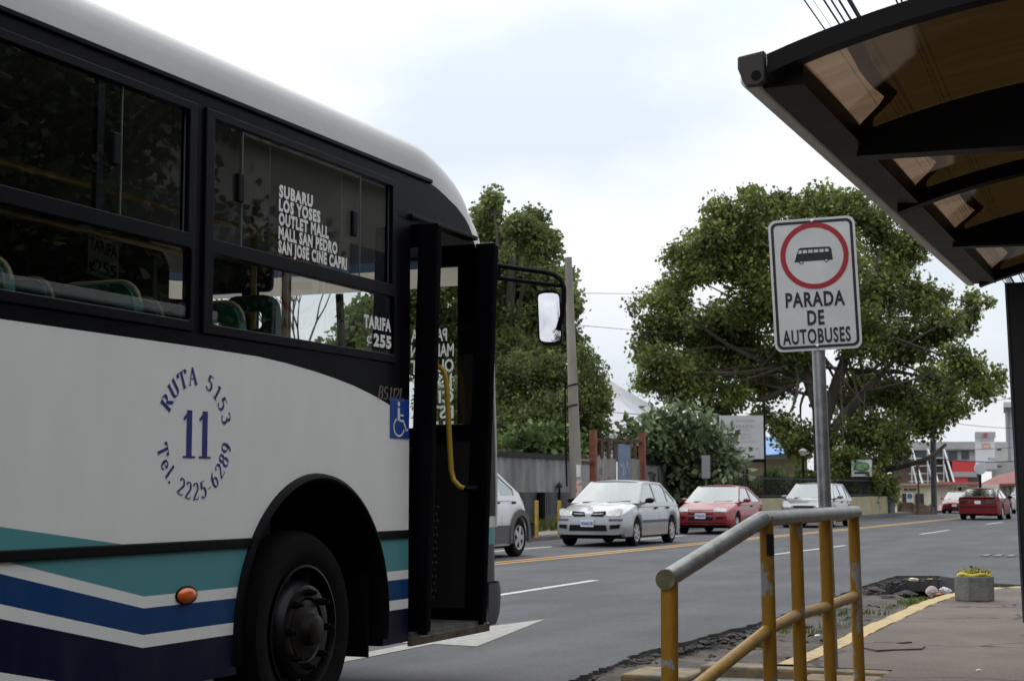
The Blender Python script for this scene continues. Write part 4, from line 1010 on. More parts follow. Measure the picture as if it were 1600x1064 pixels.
def car(name, label, cat, P, pos, ang, paint, group=None, plate_txt=None, clad=False, rear=False, style=0):
    """local frame: nose at y = 0 pointing to -Y, tail at y = L, origin on the ground"""
    o = root(name, (0, 0, 0), label, cat, group)
    Ln, W = P['L'], P['W'] / 2
    fw, rw, r = P['fw'], P['rw'], P['r']
    top = P['top']; sill = .20
    def zb(y):
        z = sill + .06 * (1 if y < .12 or y > Ln - .12 else 0)
        for c in (fw, rw):
            d = abs(y - c); ra = r + .055
            if d < ra: z = max(z, r + math.sqrt(ra * ra - d * d) * .98)
        return z
    def hw(y):
        a = min(1.0, max(0.0, y / .75)); b = min(1.0, max(0.0, (Ln - y) / .75))
        return W * (.86 + .14 * (1 - (1 - a) ** 2.4)) * (.87 + .13 * (1 - (1 - b) ** 2.4))
    def warp(x, y, z):
        u = abs(x) / W
        if y < .9: y = y + (P.get('bow', .20) * u ** 2.6 + max(0, z - .52) * P.get('rake', .35)) * (1 - y / .9)
        if y > Ln - .8:
            t = (y - (Ln - .8)) / .8; y = y - (.16 * u ** 2.6 + max(0, z - .6) * P.get('rrake', .2)) * t
        return (x, y, z)
    def sect(y):
        zt = smt(top, y); b = zb(y); w = hw(y); sh = max(b + .02, zt - P.get('crown', .10))
        low = [(.90, b), (.975, b + .02)]
        k = [.25, .5, .75]
        mid = [(lerpt([(0, .985), (.35, 1.0), (.7, .995), (1, .955)], q), b + (sh - b) * q) for q in k]
        up = [(.945, sh), (.90, sh + (zt - sh) * .5), (.80, sh + (zt - sh) * .75), (.55, sh + (zt - sh) * .93), (0, zt)]
        h = [(w * a, z) for a, z in low + mid + up]
        return h
    ys = sorted(set([round(Ln * i / 84, 4) for i in range(85)] + [fw + s * (r + .055) for s in (-1, 1)] + [rw + s * (r + .055) for s in (-1, 1)]))
    rows = []
    for y in ys:
        h = sect(y)
        rows.append([warp(x, y, z) for x, z in h] + [warp(-x, y, z) for x, z in h[-2::-1]])
    mb = MB().grid(rows)
    for y in (0, Ln):                                     # nose and tail faces, divided so that they bow
        h = sect(y); mb.grid([[warp(x * u, y, z) for u in (-1, -.8, -.6, -.4, -.2, 0, .2, .4, .6, .8, 1)] for x, z in h])
    body = mb.build('body', paint, o, ang=28)
    MB().box(-W * .86, W * .86, .25, Ln - .25, .17, .42).build('underbody', BLACK, o, smooth=False)
    mb = MB()
    for c in (fw, rw): mb.box(-W * .93, W * .93, c - r - .03, c + r + .03, .3, .3 + r)
    mb.build('wheel_arch_liner', BLACK, o, smooth=False)
    # glasshouse
    gf, gr, gb = P['cowl'], P['deck'], P['belt']; rf_, rr2, rz = P['roof']
    wb, wr = W * .93, W * P.get('tumble', .72)
    zf, zr_ = smt(top, gf) - .02, smt(top, gr) - .02
    def xs(z): return wb + (wr - wb) * (z - gb) / (rz - gb)
    def bowed(x, y, d): return y - d * (1 - (x / W) ** 2)
    us = [-1, -.75, -.5, -.25, 0, .25, .5, .75, 1]
    wrow = lambda ya, za, yb, zb_, d: [[(xs(za + (zb_ - za) * t) * .985 * u, bowed(xs(za) * u, ya + (yb - ya) * t, d), za + (zb_ - za) * t) for u in us] for t in (0, .25, .5, .75, 1)]
    MB().grid(wrow(gf, zf, rf_, rz - .03, .10)).build('windscreen', CARGLASS, o)
    MB().grid(wrow(gr, zr_, rr2, rz - .035, -.09)).build('rear_window', CARGLASS, o)
    # roof skin
    rows = []
    for i in range(9):
        t = i / 8; y = rf_ + (rr2 - rf_) * t; zc = rz - .03 + .035 * math.sin(math.pi * (t * .86 + .1)) + .0
        rows.append([(wr * u * 1.02, bowed(wr * u, y, .10 * (1 - t) - .09 * t), zc + .012 - .05 * abs(u) ** 3) for u in us])
    MB().grid(rows).build('roof', paint, o, solid=.02)
    # sides: painted frames with window openings, glass just inside
    roofz = lambda y: rz - .05 + .02 * math.sin(math.pi * max(0, min(1, (y - rf_) / (rr2 - rf_))))
    outer = [(gf + .02, gb - .08), (gr - .02, gb - .08), (gr - .02, zr_)] + [(rr2 + .02, roofz(rr2))] + [(rf_ + (rr2 - rf_) * t, roofz(rf_ + (rr2 - rf_) * t)) for t in (.75, .5, .25)] + [(rf_ - .02, roofz(rf_)), (gf + .02, zf)]
    def A(y0, y1):                                        # a window between two pillars, trimmed to the sloping frame
        def lim(y):
            z = roofz(y) - .045
            if y < rf_: z = min(z, zf + (roofz(rf_) - zf) * (y - gf) / (rf_ - gf) - .06)
            if y > rr2: z = min(z, zr_ + (roofz(rr2) - zr_) * (gr - y) / (gr - rr2) - .06)
            return z
        b_ = gb + .015; n = 12; topl = []
        for i in range(n + 1):
            y = y0 + (y1 - y0) * i / n; topl.append((y, max(lim(y), b_ + .012)))
        return [(y1, b_), *topl[::-1], (y0, b_)][::1]
    wins = [A(a, b) for a, b in P['win']]
    for s in (1, -1):
        fn = lambda y, z, k, s=s: (s * (xs(z) - .022 * k), y, z)
        MB().prism([outer] + wins, fn).build('side_frame', paint, o, smooth=False)
        for w in wins: MB().prism([w], lambda y, z, k, s=s: (s * (xs(z) - .014 - .004 * k), y, z)).build('side_window', CARGLASS, o, smooth=False)
        mb = MB()                                        # windscreen pillar
        mb.bar((s * wb * .985, gf + .06, zf), (s * wr * .985, rf_ + .02, rz - .052), .04, .035); mb.build('pillar', paint, o, smooth=False, bev=.01)
        # door mirror
        mx = s * (wb + .13); my = gf + .42
        mb = MB(); mb.lathe([(1, 0), (.95, .5), (.6, .9), (0, 1)], lambda a, b, h, s=s, mx=mx, my=my: (mx + a * .105, my - h * .09, gb + .055 + b * .062), 16); mb.bar((s * (wb - .03), my + .02, gb), (mx, my - .02, gb + .03), .05, .03)
        mb.build('door_mirror', P.get('mirror', BLACK), o)
        if P.get('strip', True): 
            mb = MB(); mb.grid([[(s * (hw(y) * 1.0 + .012), y, z) for y in [fw + r + .09 + (rw - fw - 2 * r - .18) * i / 6 for i in range(7)]] for z in (.50, .56)]); mb.build('rub_strip', P.get('stripm', CLAD), o)
        mb = MB()
        for a, b in P['win'][:2]: mb.box(s * (W * .955), s * (W * .955 + .04), b - .2, b - .05, gb - .13, gb - .095)
        mb.build('door_handle', BLACK if style != 1 else paint, o, smooth=False, bev=.008)
        mb = MB()                                        # door shut lines
        for y in [P['win'][0][0] + .12, P['win'][0][1] + .03] + ([P['win'][1][1] - .02] if len(P['win']) > 2 else []):
            mb.grid([[(s * (hw(y) * lerpt([(.3, 1.001), (.55, 1.002), (.75, .998), (1, .95)], z) + .004), y + dy, z) for z in (.34, .5, .62, .74)] for dy in (0, .008)])
        mb.build('shut_line', BLACK, o)
    # seats and wheel seen through the glass
    mb = MB()
    for s in (-1, 1): mb.box(s * .36 - .24, s * .36 + .24, gf + 1.25, gf + 1.4, .5, gb + .22); mb.box(s * .36 - .12, s * .36 + .12, gf + 1.3, gf + 1.38, gb + .25, gb + .38)
    mb.box(-wb + .1, wb - .1, gf + .2, gf + .5, gb - .3, gb - .02); mb.box(-wb + .12, wb - .12, rr2 + .05, rr2 + .2, .5, gb + .12)
    mb.build('interior', SEATG, o, smooth=False, bev=.03)
    # wheels
    for c in (fw, rw):
        for s in (1, -1):
            f3 = lambda a, b, h, s=s, c=c: (s * (W - .03 + h), c + a, r + b)
            ty = MB().lathe([(r * .62, 0), (r * .7, .012), (r * .9, .012), (r * .985, -.01), (r, -.04), (r, -.15), (r * .95, -.18), (r * .6, -.18)], f3, 28).build('wheel', TYRE, o)
            mb = MB(); mb.lathe([(r * .64, .008), (r * .60, .01), (r * .57, -.03), (r * .5, -.05), (0, -.05)], f3, 24)
            mb.build('rim', DGREY, ty)
            mb = MB(); n = P.get('spokes', 7)
            for k in range(n):
                a = 2 * math.pi * k / n; p = Vector(f3(math.cos(a) * r * .14, math.sin(a) * r * .14, .004)); q = Vector(f3(math.cos(a) * r * .60, math.sin(a) * r * .60, -.002)); mb.bar(p, q, r * P.get('spokew', .2), .02, up=(1, 0, 0))
            mb.lathe([(r * .645, .0), (r * .635, .012), (r * .56, .008), (r * .55, -.02)], f3, 24); mb.lathe([(r * .2, .0), (r * .18, .012), (0, .014)], f3, 14)
            mb.build('wheel_trim', WHEELM, ty)
    # nose
    def nose(pts, off=.01):                              # points (x, z) laid on the bowed nose
        from_top = lambda x, z: warp(x, 0.0, z)
        return pts, lambda x, z, k: (warp(x, -off, z)[0], warp(x, -off, z)[1] + k * (off + .03), z)
    def on_nose(nm, pts, mat, off=.01, bev=0):
        pts = [(x * .88, z) for x, z in pts]
        p, f = nose(pts, off); return slab(p, f).build(nm, mat, o, smooth=False)
    hz = smt(top, 0.0)
    if not rear:
        for s in (1, -1):
            hl_ = [(s * x * W, z) for x, z in P['lamp']]
            h = on_nose('headlight', hl_ if s > 0 else hl_[::-1], LAMPG, .016, .004)
        for nm, pts, mat in P['nose']:
            if nm == 'grille' and len(pts) > 2 and pts[0][0] * pts[2][0] > 0:
                for s in (1, -1):
                    q = [(s * x * W, z) for x, z in pts]; gq = on_nose('grille', q if s > 0 else q[::-1], mat, .012)
                    cx_ = [min(p[0] for p in pts), max(p[0] for p in pts)]; zz = sum(p[1] for p in pts) / len(pts)
                    on_nose('grille_bar', [(s * W * (cx_[0] + .05), zz - .004), (s * W * (cx_[1] - .07), zz + .004), (s * W * (cx_[1] - .07), zz + .014), (s * W * (cx_[0] + .05), zz + .006)][::(1 if s > 0 else -1)], CHROME, .018)
            else: on_nose(nm, [(x * W, z) for x, z in pts], mat, .012)
        pz = P['plate']
        pl = on_nose('number_plate', [(-.17, pz), (.17, pz), (.17, pz + .15), (-.17, pz + .15)], PLATE, .03)
        if plate_txt:
            mb = MB(); y = warp(0, -.03, pz)[1] - .012; put_text(mb, plate_txt, (0, y, pz + .04), (1, 0, 0), (0, 0, 1), .075, .27, .02, 'C'); mb.build('plate_lettering', INKB, pl, smooth=False)
        mb = MB()                                        # wipers
        for x in (-.5, .1): mb.tube([(x, gf - .06, zf + .02), (x + .5, gf - .03 + .06, zf + .05)], .009, 5)
        mb.build('wiper', BLACK, o)
    def on_tail(nm, pts, mat, off=.012):
        pts = [(x * .89, z) for x, z in pts]
        return slab(pts, lambda x, z, k: (warp(x, Ln + off, z)[0], warp(x, Ln, z)[1] + off - k * (off + .03), z)).build(nm, mat, o, smooth=False)
    for nm, pts, mat in P.get('tail', []):
        if nm == 'tail_light':
            for s in (1, -1): q = [(s * x * W, z) for x, z in pts]; on_tail(nm, q if s > 0 else q[::-1], mat)
        else: on_tail(nm, [(x * W, z) for x, z in pts], mat)
    if clad:
        for s in (1, -1):
            for c in (fw, rw):
                MB().grid([[(s * (hw(y) * 1.0 + .03 if q else hw(y) * .97), y, z) for q in (0, 1)] + [(s * (hw(y) + .03), y + 0, z) for _ in (0,)] + [(s * (hw(y) + .028), c + (y - c) * 1.28, r + (z - r) * 1.28)] + [(s * (hw(y) * .97), c + (y - c) * 1.30, r + (z - r) * 1.30)] for y, z in arc(c, r, r + .05, r + .05, -12, 192, 24)]).build('wheel_flare', CLAD, o)
        mb = MB(); rows = []
        for z in (.32, .36, .56, .60):
            rows.append([warp(W * u, Ln + (.05 if .33 < z < .58 else .0), z) for u in [i / 8 - 1 for i in range(17)]])
        rows = [[(p[0] * 1.02, p[1] + .02, p[2]) for p in q] for q in rows]
        mb.grid(rows); mb.build('bumper', CLAD, o)
        MB().grid([[(s2 * (hw(y) + .012), y, z) for y in [fw + r + .05 + (rw - fw - 2 * r - .1) * i / 6 for i in range(7)]] for s2 in (1,) for z in (.26, .58)]).build('side_cladding', CLAD, o)
    o.location = pos; o.rotation_euler = (0, 0, ang)
    return o
SILVER = car_paint('silver_car_paint', (.27, .28, .30), .45, .34)
RED = M('red_car_paint', (.20, .004, .009), .32, var=.04, scale=3, coat=.3, spec=.35)
GREYP = car_paint('grey_car_paint', (.11, .115, .128), .45, .32)
SILV2 = car_paint('pale_silver_paint', (.50, .51, .53), .2, .34)
DRED = M('faded_dark_red_paint', (.135, .006, .007), .45, var=.15, scale=3, spec=.25)
# silver saloon: find where its left front wheel stands, and line it up with the road
def place(px, py, P, heading=0.0, wheel='fl'):
    """ground point under a wheel -> position of the nose for a car facing the camera"""
    g = G(px, py); W = P['W'] / 2
    loc = Vector(((W - .1), P['fw'] if wheel[0] == 'f' else P['rw'], 0))
    if wheel[1] == 'r': loc.x = -loc.x
    q = Matrix.Rotation(heading, 3, 'Z') @ loc
    return (g.x - q.x, g.y - q.y, 0)
PA = dict(L=4.43, W=1.70, fw=.86, rw=3.40, r=.295, belt=.93, cowl=1.08, deck=3.86, roof=(1.90, 3.10, 1.43), crown=.12,
    top=[(0, .70), (.12, .755), (.5, .85), (1.0, .94), (1.4, .96), (3.7, .985), (4.2, .98), (4.36, .95), (4.43, .86)],
    win=[(1.36, 2.36), (2.43, 3.22), (3.28, 3.68)], lamp=[(.50, .66), (.92, .66), (.97, .80), (.84, .82), (.62, .77)],
    nose=[('grille', [(.08, .655), (.44, .645), (.52, .70), (.50, .765), (.14, .745)], DGREY), ('lower_grille', [(-.58, .34), (.58, .34), (.55, .47), (-.55, .47)], DGREY), ('bumper_strip', [(.62, .555), (.985, .555), (.985, .60), (.62, .60)], CLAD), ('bumper_strip', [(-.985, .555), (-.62, .555), (-.62, .60), (-.985, .60)], CLAD),
          ('fog_lamp', [(.66, .38), (.92, .40), (.93, .48), (.66, .47)], DGREY), ('fog_lamp', [(-.92, .40), (-.66, .38), (-.66, .47), (-.93, .48)], DGREY)], plate=.43,
    tail=[('tail_light', [(.55, .72), (.97, .72), (.97, .88), (.55, .88)], REDL)])
car('parked_car', 'silver four door saloon with two part grille driving past the rusty gate', 'car', PA, place(990, 853, PA), 0, SILVER, 'cars on the road', '436628')
bpy.data.objects['parked_car'].name = 'saloon_car'
PB = dict(L=4.10, W=1.69, fw=.82, rw=3.38, r=.285, belt=.87, cowl=1.12, deck=3.74, roof=(1.86, 2.75, 1.345), crown=.10, mirror=RED, strip=False, tumble=.70, rake=.45,
    top=[(0, .62), (.12, .68), (.5, .78), (1.05, .88), (1.4, .90), (3.5, .93), (3.9, .92), (4.04, .88), (4.10, .78)],
    win=[(1.40, 2.52), (2.60, 3.50)], lamp=[(.50, .62), (.95, .63), (.97, .72), (.50, .715)],
    nose=[('grille', [(-.46, .38), (.46, .38), (.50, .58), (-.50, .58)], DGREY), ('grille', [(-.5, .655), (.5, .655), (.5, .672), (-.5, .672)], DGREY), ('air_intake', [(.60, .42), (.84, .43), (.84, .48), (.60, .48)], DGREY), ('air_intake', [(-.84, .43), (-.60, .42), (-.60, .48), (-.84, .48)], DGREY), ('bumper_lip', [(-.92, .30), (.92, .30), (.92, .325), (-.92, .325)], BLACK)], plate=.43,
    tail=[('tail_light', [(.5, .7), (.97, .7), (.97, .84), (.5, .84)], REDL)])
car('hatchback_car', 'bright red low hatchback following right behind the silver saloon', 'car', PB, place(1148, 834, PB), 0, RED, 'cars on the road', '790242')
PC = dict(L=3.95, W=1.72, fw=.80, rw=3.25, r=.29, belt=.93, cowl=.98, deck=3.86, roof=(1.72, 3.35, 1.45), crown=.12, strip=False, tumble=.70, mirror=GREYP,
    top=[(0, .70), (.12, .77), (.5, .87), (.95, .96), (1.4, .97), (3.6, 1.0), (3.85, .98), (3.95, .86)],
    win=[(1.30, 2.25), (2.32, 3.2), (3.28, 3.62)], lamp=[(.52, .66), (.92, .66), (.97, .84), (.80, .86), (.60, .78)],
    nose=[('grille', [(-.42, .64), (.42, .64), (.45, .71), (-.45, .71)], DGREY), ('lower_grille', [(-.6, .32), (.6, .32), (.57, .46), (-.57, .46)], DGREY)], plate=.46)
car('hatchback_car', 'dark grey small hatchback behind the galvanised sign post', 'car', PC, place(1300, 824, PC), 0, GREYP, 'cars on the road', '518837')
# small silver off-roader half hidden by the bus: its tail and rear wheel show
PD = dict(L=3.75, W=1.70, fw=.78, rw=2.98, r=.35, belt=1.10, cowl=1.0, deck=3.12, roof=(1.65, 2.30, 1.62), crown=.12, strip=False, spokes=5, spokew=.26, rrake=.35,
    top=[(0, .80), (.12, .86), (.5, .95), (.95, 1.10), (1.4, 1.14), (3.2, 1.17), (3.45, 1.14), (3.62, 1.04), (3.75, .86)],
    win=[(1.32, 2.1), (2.2, 2.85)], lamp=[(.55, .74), (.92, .74), (.95, .88), (.55, .88)], nose=[('grille', [(-.45, .7), (.45, .7), (.45, .84), (-.45, .84)], DGREY)], plate=.5,
    tail=[('tail_light', [(.86, .44), (.97, .44), (.97, .50), (.86, .50)], REDL)])
car('off_roader', 'silver compact off roader with grey wheel flares emerging past the bus front', 'car', PD, place(805, 869, PD, 0, 'rl'), 0, SILV2, 'cars on the road', None, clad=True)
PE = dict(L=4.35, W=1.70, fw=.85, rw=3.30, r=.30, belt=.86, cowl=1.3, deck=4.05, roof=(2.0, 2.95, 1.28), crown=.08, strip=False, tumble=.70, mirror=BLACK, rrake=.12, bow=.12,
    top=[(0, .58), (.12, .66), (.6, .78), (1.2, .86), (1.5, .88), (3.8, .94), (4.2, .95), (4.31, .93), (4.35, .80)],
    win=[(1.6, 2.75), (2.84, 3.75)], lamp=[(.5, .56), (.95, .57), (.95, .64), (.5, .64)], nose=[('grille', [(-.45, .36), (.45, .36), (.45, .5), (-.45, .5)], DGREY)], plate=.40,
    tail=[('tail_light', [(.38, .66), (.95, .66), (.95, .80), (.38, .80)], M('dark_red_lens', (.035, .006, .008), .2)), ('number_plate', [(-.16, .65), (.16, .65), (.16, .78), (-.16, .78)], PLATE), ('spoiler', [(-.92, .87), (.92, .87), (.9, .925), (-.9, .925)], BLACK), ('bumper_trim', [(-.97, .52), (.97, .52), (.97, .545), (-.97, .545)], BLACK)])
g = G(1505, 811.5)
hd = math.pi - R(1.5)
q = Matrix.Rotation(hd, 3, 'Z') @ Vector((PE['W'] / 2 - .1, PE['rw'], 0))
car('sports_coupe', 'dark red wedge shaped coupe with black rear spoiler driving away', 'car', PE, (g.x - q.x, g.y - q.y, 0), hd, DRED, 'cars on the road')
car('hatchback_car', 'bright red car coming on, half hidden behind the dark red coupe', 'car', PB, place(1518, 802, PB), 0, RED, 'cars on the road', None).scale = (.86, .86, .84)
PW = dict(PC); PW['mirror'] = WHITE
car('hatchback_car', 'white car just showing its nose beside the black shelter panel', 'car', PW, place(1592, 803, PW, R(12), 'fr'), R(12), car_paint('white_car_paint', (.6, .6, .6)), 'cars on the road', None)
# ================================================================== bus stop sign, hand rail, shelter
def pix_plane(p0, u, v):
    n = u.cross(v).normalized()
    def f(px, py, lift=0.0):
        r = ray(px, py); k = (p0 - EYE).dot(n) / r.dot(n); return EYE + r * k + n * lift
    return f, n
DS = 10.5
sg = root('bus_stop_sign', D(1300, 1046, DS + .06), 'white bus stop sign with red ring and bus symbol reading PARADA DE AUTOBUSES', 'sign')
_vd = ray(1275, 600); _vd.z = 0; _vd.normalize(); _pc = D(1275, 445, DS)
def on_sign(px, py, back=0.0): r = ray(px, py); return EYE + r * (((_pc + _vd * back) - EYE).dot(_vd) / r.dot(_vd))     # upright plane facing up the street
tl, tr, br, bl_ = on_sign(1201, 346), on_sign(1337.5, 336), on_sign(1345, 543.5), on_sign(1210, 551)
cS = (tl + tr + br + bl_) / 4; uS = ((tr - tl) + (br - bl_)).normalized(); vS = ((tl - bl_) + (tr - br)); vS = (vS - uS * vS.dot(uS)).normalized()
wS = ((tr - tl).length + (br - bl_).length) / 4; hS = ((tl - bl_).length + (tr - br).length) / 4
nS = uS.cross(vS)
if nS.dot(EYE - cS) < 0: nS = -nS
SWHITE = M('sign_white', (.64, .63, .62), .42, var=.07, scale=4); SBLACK = M('sign_black', (.010, .010, .018), .4); SRED = M('sign_red', (.36, .010, .016), .42)
fS = lambda lift, t=.003: (lambda x, y, k=0: cS + uS * x + vS * y + nS * (lift - t * k))
pan = MB().prism([rrect(-wS, -hS, wS, hS, .05, 6)], fS(0, .004)).build('panel', SWHITE, sg, smooth=False)
e1, e2 = .016, .034
MB().prism([rrect(-wS + e1, -hS + e1, wS - e1, hS - e1, .042, 6), rrect(-wS + e2, -hS + e2, wS - e2, hS - e2, .028, 6)], fS(.002, .0015)).build('border', SBLACK, pan, smooth=False)
pf, _ = pix_plane(cS, uS, vS)
def su(px, py): p = pf(px, py) - cS; return (p.dot(uS), p.dot(vS))
rc = su(1272.5, 399.5); ro = (su(1326, 399)[0] - su(1219, 399)[0]) / 2; ri = ro - .033
MB().prism([arc(*rc, ro, ro, 0, 360, 56)[:-1], arc(*rc, ri, ri, 0, 360, 56)[:-1]], fS(.0025, .001)).build('red_ring', SRED, pan, smooth=False)
z5 = lambda x, y: su(1180 + x / 7.095, 320 + y / 7.095)
bus_o = [z5(435, 640), z5(462, 548), z5(480, 492), z5(500, 480), z5(820, 464), z5(842, 485), z5(860, 607), z5(815, 610), z5(805, 632), z5(788, 638), z5(770, 632), z5(762, 612), z5(540, 628), z5(532, 652), z5(512, 662), z5(492, 652), z5(485, 636)]
wins_ = [[z5(a, b), z5(c, d), z5(e, f), z5(g_, h)] for a, b, c, d, e, f, g_, h in ((484, 506, 515, 502, 515, 542, 472, 546), (526, 501, 574, 498, 576, 537, 526, 541), (585, 497, 636, 494, 638, 533, 587, 536), (647, 493, 698, 490, 700, 528, 649, 532), (709, 489, 758, 486, 761, 523, 711, 527), (770, 485, 808, 482, 820, 518, 773, 522))]
whl = [[(c[0] + .0085 * math.cos(a), c[1] + .0085 * math.sin(a)) for a in [i * math.pi / 8 for i in range(16)]] for c in (z5(512, 640), z5(788, 616))]
MB().prism([bus_o] + wins_ + whl, fS(.0025, .001)).build('bus_symbol', SBLACK, pan, smooth=False)
mb = MB()
def sline(body, xl, yb, xr, yb2, h, bold=.03):
    a = Vector(su(xl, yb)); b = Vector(su(xr, yb2)); d = b - a
    put_text(mb, body, cS + uS * a.x + vS * a.y + nS * .003, uS * d.x + vS * d.y, vS * d.x - uS * d.y if False else (nS.cross(uS * d.x + vS * d.y)), h, d.length, bold, spacing=1.12)
k_ = DS / F
sline('PARADA', 1228, 480.5, 1320.5, 475.5, 23 * k_); sline('DE', 1262, 507.5, 1288.5, 506, 23 * k_); sline('AUTOBUSES', 1223.5, 539, 1330, 532, 23 * k_, .026)
mb.build('sign_lettering', SBLACK, pan, smooth=False)
mb = MB()
for p in (su(1268.5, 346), su(1277, 541)): mb.lathe([(.011, 0), (.011, .006), (.006, .010), (0, .010)], lambda a, b, h, p=p: cS + uS * (p[0] + a) + vS * (p[1] + b) + nS * (h + .002), 12)
mb.build('bolt', CHROME, pan)
pt_ = on_sign(1270.5, 352, .05); pb = on_sign(1300, 1050, .05)
MB().tube([pb - (pt_ - pb) * .1, pb.lerp(pt_, .5), pt_], .043, 18).build('post', STEEL, sg)

# yellow and grey hand rail of welded pipe
hr = root('hand_rail', (-1.95, 8.3, .05), 'worn yellow pipe railing with bare grey top rail beside the pavement', 'railing')
YPIPE = M('chipped_yellow_pipe', (.33, .34, .34), .5, col2=(.37, .185, .014), scale=5.5, lo=.425, hi=.44, bump=.25, bscale=40, detail=9, stretch=(1, 1, .55))
YPIPE2 = M('worn_yellow_pipe', (.25, .13, .02), .5, col2=(.40, .215, .02), scale=7, lo=.30, hi=.5, bump=.2, bscale=40, detail=8)
RAILT = M('bare_top_rail', (.10, .103, .098), .38, .55, col2=(.26, .265, .255), scale=6, detail=8, bump=.15, bscale=50)
posts = [((1046, 905), (1046.5, 1064), 6.8, .037), ((1197, 806), (1204, 1064), 7.95, .035), ((1243, 805), (1251, 1064), 8.5, .035), ((1288, 803), (1298, 1064), 9.1, .035), ((1333, 800), (1343, 1064), 9.7, .035)]
tops = []
for (a, b, d, r) in posts:
    p = D(*a, d); q = D(*b, d); dr = (q - p).normalized(); L_ = (p.z + (.75 if d < 7 else .15)) / -dr.z
    MB().tube([p, p + dr * L_ * .5, p + dr * L_], r, 20).build('post', YPIPE, hr); tops.append((p, p + dr * L_))
p1, p2, p5 = D(1045, 902, 6.8), D(1190, 811, 7.9), D(1337, 800, 9.75)
mb = MB(); mb.tube([p1 - (p2 - p1).normalized() * .03, p1.lerp(p2, .5), p2], .041, 20); mb.tube([p2, p2.lerp(p5, .5), p5], .039, 20)
mb.lathe([(0.0, -.041), (.02, -.036), (.034, -.022), (.041, 0), (.034, .022), (.02, .036), (0, .041)], lambda a, b, h: p2 + Vector((a, b, h)), 16)
mb.build('top_rail', RAILT, hr)
mb = MB(); dv = (p2 - p1).normalized(); mb.lathe([(.043, -.034), (.043, -.026), (0, -.026)][:3] if False else [(.044, .0), (.044, -.012), (0, -.014)], lambda a, b, h: p1 - dv * .028 + Vector((a, 0, b)) * 1.0 + dv * h, 20)
mb.build('end_cap', M('olive_end_cap', (.13, .125, .055), .6, var=.3, scale=20), hr)
mb = MB()
m2_, m3, m4, m5 = D(1200, 983, 7.95), D(1247, 960, 8.5), D(1293, 947, 9.1), D(1337, 930, 9.7)
mb.tube([D(1085, 1075, 7.0), m2_], .030, 16); mb.tube([m2_, m3, m4, m5], .030, 16); mb.build('lower_rail', YPIPE2, hr)
# black sticker wrapped on the second post
a, b = tops[1]; t0 = D(1203, 834, 7.95); rows = []
ax = (b - a).normalized()
pz_ = a + ax * ((D(1197, 834, 7.95).z - a.z) / ax.z)
for i in range(9):
    an = R(-80 + i * 11); rows.append([pz_ + ax * s + Vector((math.cos(an), math.sin(an), 0)) * .0364 for s in (0, .108)])
MB().grid(rows).build('sticker', M('black_sticker', (.01, .012, .016), .35), hr)

# shelter: curved bronze roof between a grey gutter and dark ribs
XG = -1.29
shl = root('bus_shelter', (.2, 8.0, .08), 'bus shelter with curved bronze plastic roof on dark ribs', 'bus shelter')
DKB = M('dark_brown_metal', (.005, .004, .004), .5, .1, var=.25, scale=5, spec=.15); GUT = M('grey_gutter_metal', (.75, .76, .78), .5, .0, var=.12, scale=4)
def zc(x): # roof curve over the distance from the gutter
    t = x - XG; return 2.562 + .36 * t - .155 * t * t
Y0s, Y1s = 5.02, 10.66
ribsY = [5.06, 6.2, 7.55, 8.85, 10.6]
XE = XG + 2.4
nx = 26; XX = [XG + .05 + (XE - XG - .05) * i / nx for i in range(nx + 1)]
def rib(y0, y1, h, name='rib', drop=0.0):
    rows = []
    for x in XX: rows.append([(x, y0, zc(x) - h), (x, y0, zc(x) + drop), (x, y1, zc(x) + drop), (x, y1, zc(x) - h)])
    MB().grid(rows, closed=True).build(name, DKB, shl)
rib(5.03, 5.10, .008, drop=.055); rib(7.51, 7.59, .07, drop=-.006); rib(10.56, 10.64, .06, drop=.04)
def lun(y0, y1, zl):                                     # arched rib closed by a plate down to a level tie
    mb = MB(); pts = [(XG + .12, zl + .01), (XE, zl - .03)] + [(x, zc(x) - .006) for x in XX[::-1] if x > XG + .12]
    mb.prism([pts], lambda x, z, k: (x, y0 + (y1 - y0) * k, z)); mb.build('arched_rib', DKB, shl, smooth=False)
lun(6.16, 6.26, 2.50); lun(8.81, 8.89, 2.515)
